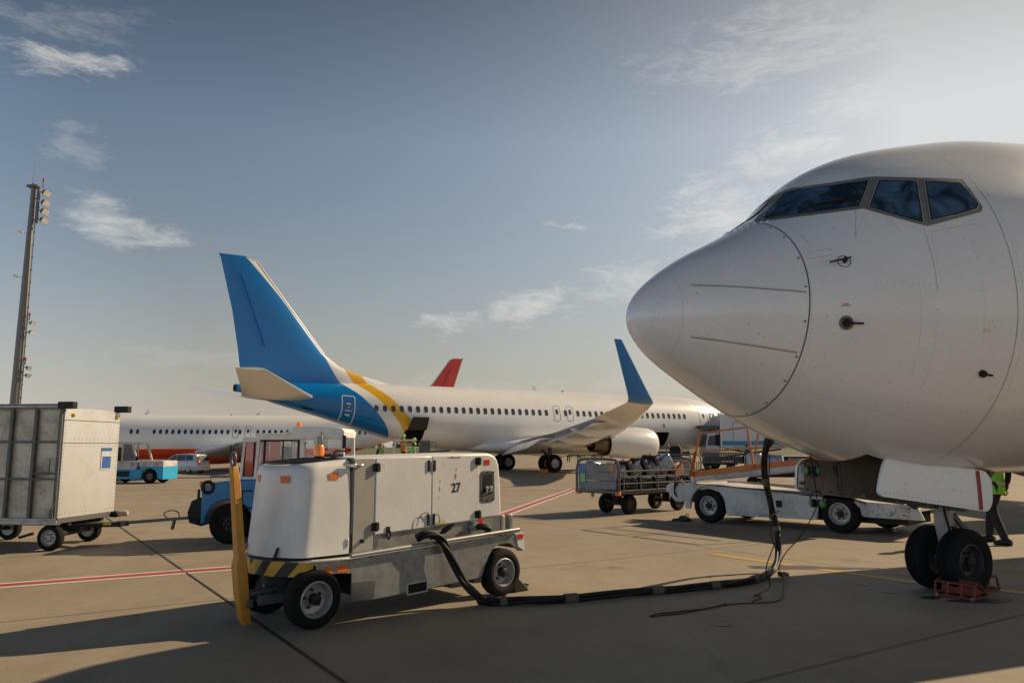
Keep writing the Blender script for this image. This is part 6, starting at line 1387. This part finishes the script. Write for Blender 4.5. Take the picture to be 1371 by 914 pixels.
# ------------------------------------------------------------------ ground
def concrete():
    m, nt, b = new_mat('apron concrete'); co = objco(nt)
    n1 = noise(nt, co, .16, 5, .6); n2 = noise(nt, co, 1.1, 6, .65); n3 = noise(nt, co, 22, 4, .7); n5 = noise(nt, co, 70, 3, .7); n6 = noise(nt, co, 5., 6, .7); n4 = noise(nt, mapped(nt, co, (1, .12, 1), (0, 0, R(33))), .9, 5, .6)
    c = mix_col(nt, ramp(nt, n1, .3, .7), (.272, .222, .158), (.375, .307, .225))
    c = mix_col(nt, math_node(nt, 'MULTIPLY', ramp(nt, n2, .42, .72), .5), c, (.195, .158, .115))
    c = mix_col(nt, math_node(nt, 'MULTIPLY', ramp(nt, n4, .52, .8), .45), c, (.13, .112, .095))
    c = mix_col(nt, math_node(nt, 'MULTIPLY', ramp(nt, n3, .3, .75), .38), c, (.42, .345, .255))
    c = mix_col(nt, math_node(nt, 'MULTIPLY', ramp(nt, n5, .50, .78), .42), c, (.10, .085, .07))
    c = mix_col(nt, math_node(nt, 'MULTIPLY', ramp(nt, n6, .50, .80), .40), c, (.15, .128, .105))
    tw = ramp(nt, noise(nt, mapped(nt, co, (2.2, .06, 1), (0, 0, R(62))), 1., 4, .6), .60, .78); c = mix_col(nt, math_node(nt, 'MULTIPLY', tw, .35), c, (.09, .078, .066))
    vc = nt.nodes.new('ShaderNodeTexVoronoi'); vc.feature = 'DISTANCE_TO_EDGE'; vc.inputs['Scale'].default_value = .16
    wv = nt.nodes.new('ShaderNodeVectorMath'); wv.operation = 'ADD'; nv = nt.nodes.new('ShaderNodeTexNoise'); nv.inputs['Scale'].default_value = .8; nv.inputs['Detail'].default_value = 6; nt.links.new(co, nv.inputs['Vector']); nt.links.new(co, wv.inputs[0]); nt.links.new(nv.outputs['Color'], wv.inputs[1]); nt.links.new(wv.outputs[0], vc.inputs['Vector'])
    ck = math_node(nt, 'MULTIPLY', math_node(nt, 'SUBTRACT', 1., ramp(nt, vc.outputs['Distance'], .0008, .0028)), ramp(nt, n1, .5, .62)); c = mix_col(nt, math_node(nt, 'MULTIPLY', ck, .55), c, (.06, .052, .045))
    # oil spots
    v = nt.nodes.new('ShaderNodeTexVoronoi'); v.inputs['Scale'].default_value = .55; nt.links.new(co, v.inputs['Vector'])
    sp_ = math_node(nt, 'SUBTRACT', 1., ramp(nt, math_node(nt, 'ADD', v.outputs['Distance'], math_node(nt, 'MULTIPLY', n2, .12)), .10, .17))
    c = mix_col(nt, math_node(nt, 'MULTIPLY', sp_, .45), c, (.07, .06, .052))
    # slab joints
    rot = mapped(nt, co, (1, 1, 1), (0, 0, R(-33.2)))
    sx = N(nt, 'ShaderNodeSeparateXYZ'); nt.links.new(rot, sx.inputs[0])
    def joint(s, off, per, w):
        f = math_node(nt, 'FRACT', math_node(nt, 'ADD', math_node(nt, 'DIVIDE', s, per), off)); d = math_node(nt, 'MULTIPLY', math_node(nt, 'ABSOLUTE', math_node(nt, 'SUBTRACT', f, .5)), per)
        return math_node(nt, 'SUBTRACT', 1., ramp(nt, d, w * .4, w))
    # along-direction coordinate u=(.837,.547), across v=(-.547,.837)
    j = math_node(nt, 'MAXIMUM', joint(sx.outputs[0], JU, 7.5, .03), joint(sx.outputs[1], JV, 5.0, .03))
    c = mix_col(nt, math_node(nt, 'MULTIPLY', j, .6), c, (.05, .044, .038))
    nt.links.new(c, b.inputs['Base Color'])
    nt.links.new(math_node(nt, 'ADD', .62, math_node(nt, 'MULTIPLY', n2, .28)), b.inputs['Roughness'])
    b.inputs['Specular IOR Level'].default_value = .35
    bn = nt.nodes.new('ShaderNodeBump'); bn.inputs['Strength'].default_value = .22; bn.inputs['Distance'].default_value = .012
    h = math_node(nt, 'SUBTRACT', math_node(nt, 'ADD', math_node(nt, 'MULTIPLY', n3, .5), n2), math_node(nt, 'MULTIPLY', j, 1.0)); nt.links.new(h, bn.inputs['Height']); nt.links.new(bn.outputs[0], b.inputs['Normal'])
    return m
# the crack seen at (-2.89, 8.21) is one of the joints across u
u0 = -2.89 * .8368 + 8.21 * .5476; v0 = 2.89 * .5476 + 8.21 * .8368
JU = .5 - (u0 / 7.5) % 1; JV = .5 - ((8.75) / 5.0) % 1
xs = sorted(set([-3000, -1200, -500, -200, -120] + [-80 + 2 * k for k in range(81)] + [120, 200, 500, 1200, 3000])); ys = sorted(set([-60, -30, -10] + [2 * k for k in range(61)] + [130, 150, 220, 400, 800, 1600, 3500]))
m = MB(); nx = len(xs)
m.v = [(x, y, gz(x, y)) for y in ys for x in xs]
for j in range(len(ys) - 1):
    for i in range(nx - 1): m.f.append((j * nx + i, j * nx + i + 1, (j + 1) * nx + i + 1, (j + 1) * nx + i)); m.mi.append(0)
struct(m.build('apron', concrete(), None, smooth=60))
def line(name, pts, w, off, mat_, z=.004):
    mb = MB(); P = [Vector((*p, 0)) for p in pts]; vs = []
    for i, p in enumerate(P):
        d0 = (P[i] - P[i - 1]).normalized() if i else (P[1] - P[0]).normalized(); d1 = (P[i + 1] - P[i]).normalized() if i < len(P) - 1 else d0
        n0 = Vector((-d0.y, d0.x, 0)); n1 = Vector((-d1.y, d1.x, 0)); nn = (n0 + n1).normalized(); k = 1 / max(.4, nn.dot(n0))
        for s_ in (off - w / 2, off + w / 2): q = p + nn * s_ * k; vs.append((q.x, q.y, z + gz(q.x, q.y)))
    return struct(mb.add(vs, [(2 * i, 2 * i + 1, 2 * i + 3, 2 * i + 2) for i in range(len(P) - 1)]).build(name, mat_, None, smooth=0))
def road_paint(name, col):
    m, nt, b = new_mat(name); co = objco(nt); n = ramp(nt, noise(nt, co, 2.2, 7, .7), .52, .78); n2 = ramp(nt, noise(nt, co, 30, 4, .7), .5, .75)
    c = mix_col(nt, math_node(nt, 'ADD', math_node(nt, 'MULTIPLY', n, .5), math_node(nt, 'MULTIPLY', n2, .35), clamp=True), col, (.19, .165, .135)); nt.links.new(c, b.inputs['Base Color']); b.inputs['Roughness'].default_value = .65; return m
RW = road_paint('road white', (.62, .58, .52)); RR = road_paint('road red', (.46, .04, .03)); RY = road_paint('road yellow', (.55, .34, .05))
lp_ = [(-14, 4.45), (-5.95, 9.25), (-1.72, 11.75), (-.19, 18.87), (2.44, 30.2)]
line('white_line', lp_, .40, 0, RW, .004); line('red_line', lp_, .17, 0, RR, .008)
line('yellow_line', [(3.0, 11.95), (3.39, 11.4), (4.75, 9.55), (5.51, 8.96), (9.0, 5.2)], .17, 0, RY)
line('red_line', [(-40, 30.0), (0.6, 29.2), (2.4, 29.4)], .10, 0, RR, .006)
line('red_line', [(-40, 43.2), (-4, 42.6)], .12, 0, RR, .006)
line('yellow_line', [(-40, 46.2), (30, 44.6)], .12, 0, RY, .005)
# open sealed joint that shows as a dark line in front
d = Vector((.5476, -.8368)); p0 = Vector((-2.89, 8.21)); line('sealed_joint', [tuple(p0 - d * 14), tuple(p0 - d * 4), tuple(p0), tuple(p0 + d * 6)], .021, 0, mat('joint sealant', (.022, .02, .018), .6, dirt=.4, dscale=20), .005)
# dark wet stain below the nose wheels
def blob(name, c, r, mat_, seed, z, n=36):
    rnd = random.Random(seed); ph = [rnd.uniform(0, 6.28) for _ in range(4)]; vs = [(c[0], c[1], z)]
    for k in range(n):
        a = 2 * PI * k / n; q = 1 + .25 * math.sin(2 * a + ph[0]) + .2 * math.sin(3 * a + ph[1]) + .12 * math.sin(7 * a + ph[2]); vs.append((c[0] + r[0] * q * math.cos(a), c[1] + r[1] * q * math.sin(a), z))
    return struct(MB().add(vs, [(0, 1 + k, 1 + (k + 1) % n) for k in range(n)]).build(name, mat_, None, smooth=0))
WET = mat('oily wet stain', (.03, .027, .024), .6, dirt=.5, dscale=5)
CHALK = mat('pale spill', (.34, .31, .27), .7, dirt=.6, dscale=9)
p = HW(3.9, -.55); blob('ground_stain', (p.x, p.y), (.28, .12), WET, 1, .005); p = HW(3.55, -.2); blob('ground_stain', (p.x, p.y), (.12, .07), WET, 2, .005)
p = HW(3.55, .7); blob('ground_stain', (p.x, p.y), (.05, .1), CHALK, 4, .005); p = HW(3.4, .2); blob('ground_stain', (p.x, p.y), (.10, .05), CHALK, 5, .005); blob('ground_stain', (1.9, 7.25), (.11, .03), CHALK, 6, .005)
for k, (x, y, rx, ry) in enumerate(((3.9, 10.6, .8, .14),)): blob('ground_stain', (x, y), (rx, ry), mat('dark drip stain', (.10, .088, .075), .6, dirt=.6, dscale=6), 10 + k, .0052)
# grass beyond the apron
m = MB(); m.add([(-3000, 150, .02), (3000, 150, .02), (3000, 3400, .02), (-3000, 3400, .02)], [(0, 1, 2, 3)]); struct(m.build('grass_field', mat('dry grass', (.13, .13, .05), .9, dirt=.5, dscale=.05), None, smooth=0))

# ------------------------------------------------------------------ sky, sun, camera
EL, AZ = 32., 62.5      # sun: 67 degrees to the right of the viewing direction, nearly along the big airliner's axis
w = bpy.data.worlds.new('World'); SC.world = w; w.use_nodes = True; nt = w.node_tree
bg = nt.nodes['Background']
sky = nt.nodes.new('ShaderNodeTexSky'); sky.sky_type = 'NISHITA'; sky.sun_disc = False; sky.sun_elevation = R(EL); sky.sun_rotation = R(AZ); sky.air_density = 1.0; sky.dust_density = 4.0; sky.ozone_density = 1.2; sky.altitude = 100
tc = nt.nodes.new('ShaderNodeTexCoord'); D = tc.outputs['Generated']
sx = nt.nodes.new('ShaderNodeSeparateXYZ'); nt.links.new(D, sx.inputs[0]); X, Y, Z = sx.outputs
az = math_node(nt, 'MULTIPLY', math_node(nt, 'ARCTAN2', X, Y), 180 / PI); el = math_node(nt, 'MULTIPLY', math_node(nt, 'ARCSINE', Z), 180 / PI)
STR = .10
cw_ = nt.nodes.new('ShaderNodeCombineXYZ'); nt.links.new(az, cw_.inputs[0]); nt.links.new(el, cw_.inputs[1])
wa = noise(nt, mapped(nt, cw_.outputs[0], (.13, .26, 1), (0, 0, R(-12)), (3, 5, 0)), 1., 6, .6); wb = noise(nt, mapped(nt, cw_.outputs[0], (.16, .36, 1), (0, 0, R(-12)), (11, 2, 0)), 1., 6, .62)
azw = math_node(nt, 'ADD', az, math_node(nt, 'MULTIPLY', math_node(nt, 'SUBTRACT', wa, .5), 9.)); elw = math_node(nt, 'ADD', el, math_node(nt, 'MULTIPLY', math_node(nt, 'SUBTRACT', wb, .5), 5.))
def G(cx, cy, rx, ry, rot=0.):
    dx = math_node(nt, 'SUBTRACT', azw, cx); dy = math_node(nt, 'SUBTRACT', elw, cy); c, s_ = math.cos(R(rot)), math.sin(R(rot))
    a = math_node(nt, 'DIVIDE', math_node(nt, 'ADD', math_node(nt, 'MULTIPLY', dx, c), math_node(nt, 'MULTIPLY', dy, s_)), rx); b = math_node(nt, 'DIVIDE', math_node(nt, 'SUBTRACT', math_node(nt, 'MULTIPLY', dy, c), math_node(nt, 'MULTIPLY', dx, s_)), ry)
    return math_node(nt, 'SUBTRACT', 1., math_node(nt, 'SQRT', math_node(nt, 'ADD', math_node(nt, 'MULTIPLY', a, a), math_node(nt, 'MULTIPLY', b, b))))
cv = nt.nodes.new('ShaderNodeCombineXYZ'); nt.links.new(az, cv.inputs[0]); nt.links.new(el, cv.inputs[1])
wis = noise(nt, mapped(nt, cv.outputs[0], (.10, .42, 1), (0, 0, R(-6))), 1., 9, .62, dist=1.4)
fine = noise(nt, mapped(nt, cv.outputs[0], (.30, .9, 1), (0, 0, R(-10))), 1., 8, .68, dist=1.8)
CL = [(-31.1, 24.2, 5.6, .95, 10, 1.0), (-28.9, 24.35, 2.2, .9, 8, .9), (-32., 26.6, 8.0, 1.5, 8, .42), (-27.3, 14.6, 4.6, 1.9, -14, .85), (-25.4, 14.0, 3.0, 1.0, -6, .75), (-30.5, 19.5, 2.8, 1.9, -35, .32), (2.2, 10.3, 5.2, 2.0, 3, 1.0), (-4.6, 8.9, 4.4, .95, 4, .8), (8.2, 12.6, 5.5, 1.4, 2, .7), (4.6, 16.4, 2.4, .5, 2, .6),
      (20.5, 27.3, 14, 3.6, 4, 1.), (15.4, 16.6, 7.0, 4.2, 8, 1.), (25.5, 23.0, 8., 2.2, 4, .8), (21.5, 20.3, 8., 2.2, 4, .9), (31, 27.5, 9., 3., 4, .8), (9, 11.3, 7., 2.0, 2, .8), (2, 4.2, 24, 1.3, 1, .25), (-20, 6., 12, 1.1, 1, .2)]
tot = None
for (cx, cy, rx, ry, rot, amp) in CL:
    g = G(cx, cy, rx, ry, rot)
    q = math_node(nt, 'ADD', g, math_node(nt, 'MULTIPLY', math_node(nt, 'SUBTRACT', math_node(nt, 'ADD', math_node(nt, 'MULTIPLY', wis, .5), math_node(nt, 'MULTIPLY', fine, .5)), .5), 4.2))
    q = math_node(nt, 'MULTIPLY', math_node(nt, 'MULTIPLY', ramp(nt, q, .18, 1.5), ramp(nt, g, 0., .5)), amp)
    tot = q if tot is None else math_node(nt, 'MAXIMUM', tot, q)
# haze: warm towards the horizon, brighter towards the sun
sd_ = Vector((math.cos(R(EL)) * math.sin(R(AZ)), math.cos(R(EL)) * math.cos(R(AZ)), math.sin(R(EL))))
dp = nt.nodes.new('ShaderNodeVectorMath'); dp.operation = 'DOT_PRODUCT'; nt.links.new(D, dp.inputs[0]); dp.inputs[1].default_value = sd_
cs = dp.outputs['Value']
hz = math_node(nt, 'POWER', math_node(nt, 'SUBTRACT', 1., math_node(nt, 'MAXIMUM', Z, 0.)), 7.)
gl = math_node(nt, 'POWER', math_node(nt, 'MAXIMUM', cs, 0.), 3.6)
skc = mix_col(nt, 1., sky.outputs[0], (SKYT[0], SKYT[1], SKYT[2]), 'MULTIPLY')
hzc = mix_col(nt, gl, (HAZE[0], HAZE[1], HAZE[2]), (HAZS[0], HAZS[1], HAZS[2]))
c = mix_col(nt, math_node(nt, 'MULTIPLY', hz, .84), skc, hzc)
c = mix_col(nt, math_node(nt, 'MULTIPLY', gl, .40), c, (HAZS[0], HAZS[1], HAZS[2]))
clc = mix_col(nt, gl, (CLO[0], CLO[1], CLO[2]), (CLS[0], CLS[1], CLS[2]))
c = mix_col(nt, math_node(nt, 'MULTIPLY', tot, .8), c, clc)
c = mix_col(nt, 1., c, (6.95, 7.15, 7.15), 'DARKEN')
# sky darkened overhead to cut fill, brightened opposite the sun to add fill
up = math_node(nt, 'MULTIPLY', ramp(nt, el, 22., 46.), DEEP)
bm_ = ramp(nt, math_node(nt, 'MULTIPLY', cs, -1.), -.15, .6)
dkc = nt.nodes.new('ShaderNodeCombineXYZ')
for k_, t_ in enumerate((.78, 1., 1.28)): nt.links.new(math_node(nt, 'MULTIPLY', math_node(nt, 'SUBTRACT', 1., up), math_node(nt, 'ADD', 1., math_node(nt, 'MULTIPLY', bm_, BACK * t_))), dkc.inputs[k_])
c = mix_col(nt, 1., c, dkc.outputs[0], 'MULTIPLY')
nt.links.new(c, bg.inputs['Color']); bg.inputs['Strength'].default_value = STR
sl_ = bpy.data.lights.new('Sun', 'SUN'); sl_.energy = SUNE; sl_.angle = R(.5); sl_.color = (1., .79, .53)
so = bpy.data.objects.new('Sun', sl_); COL.objects.link(so); so.rotation_euler = (-sd_).to_track_quat('-Z', 'Y').to_euler()
cam = bpy.data.cameras.new('Camera'); co_ = bpy.data.objects.new('Camera', cam); COL.objects.link(co_); SC.camera = co_
cam.sensor_width = 36; cam.lens = 1030 / 1371 * 36; cam.clip_end = 9000; cam.clip_start = .05
co_.location = (0, 0, 1.6); co_.rotation_euler = (R(90) + math.atan2(141, 1030), 0, 0)
SC.view_settings.view_transform = 'Standard'; SC.view_settings.look = 'None'; SC.view_settings.exposure = 0; SC.view_settings.gamma = 1
SC.cycles.max_bounces = 8
SC.render.film_transparent = False
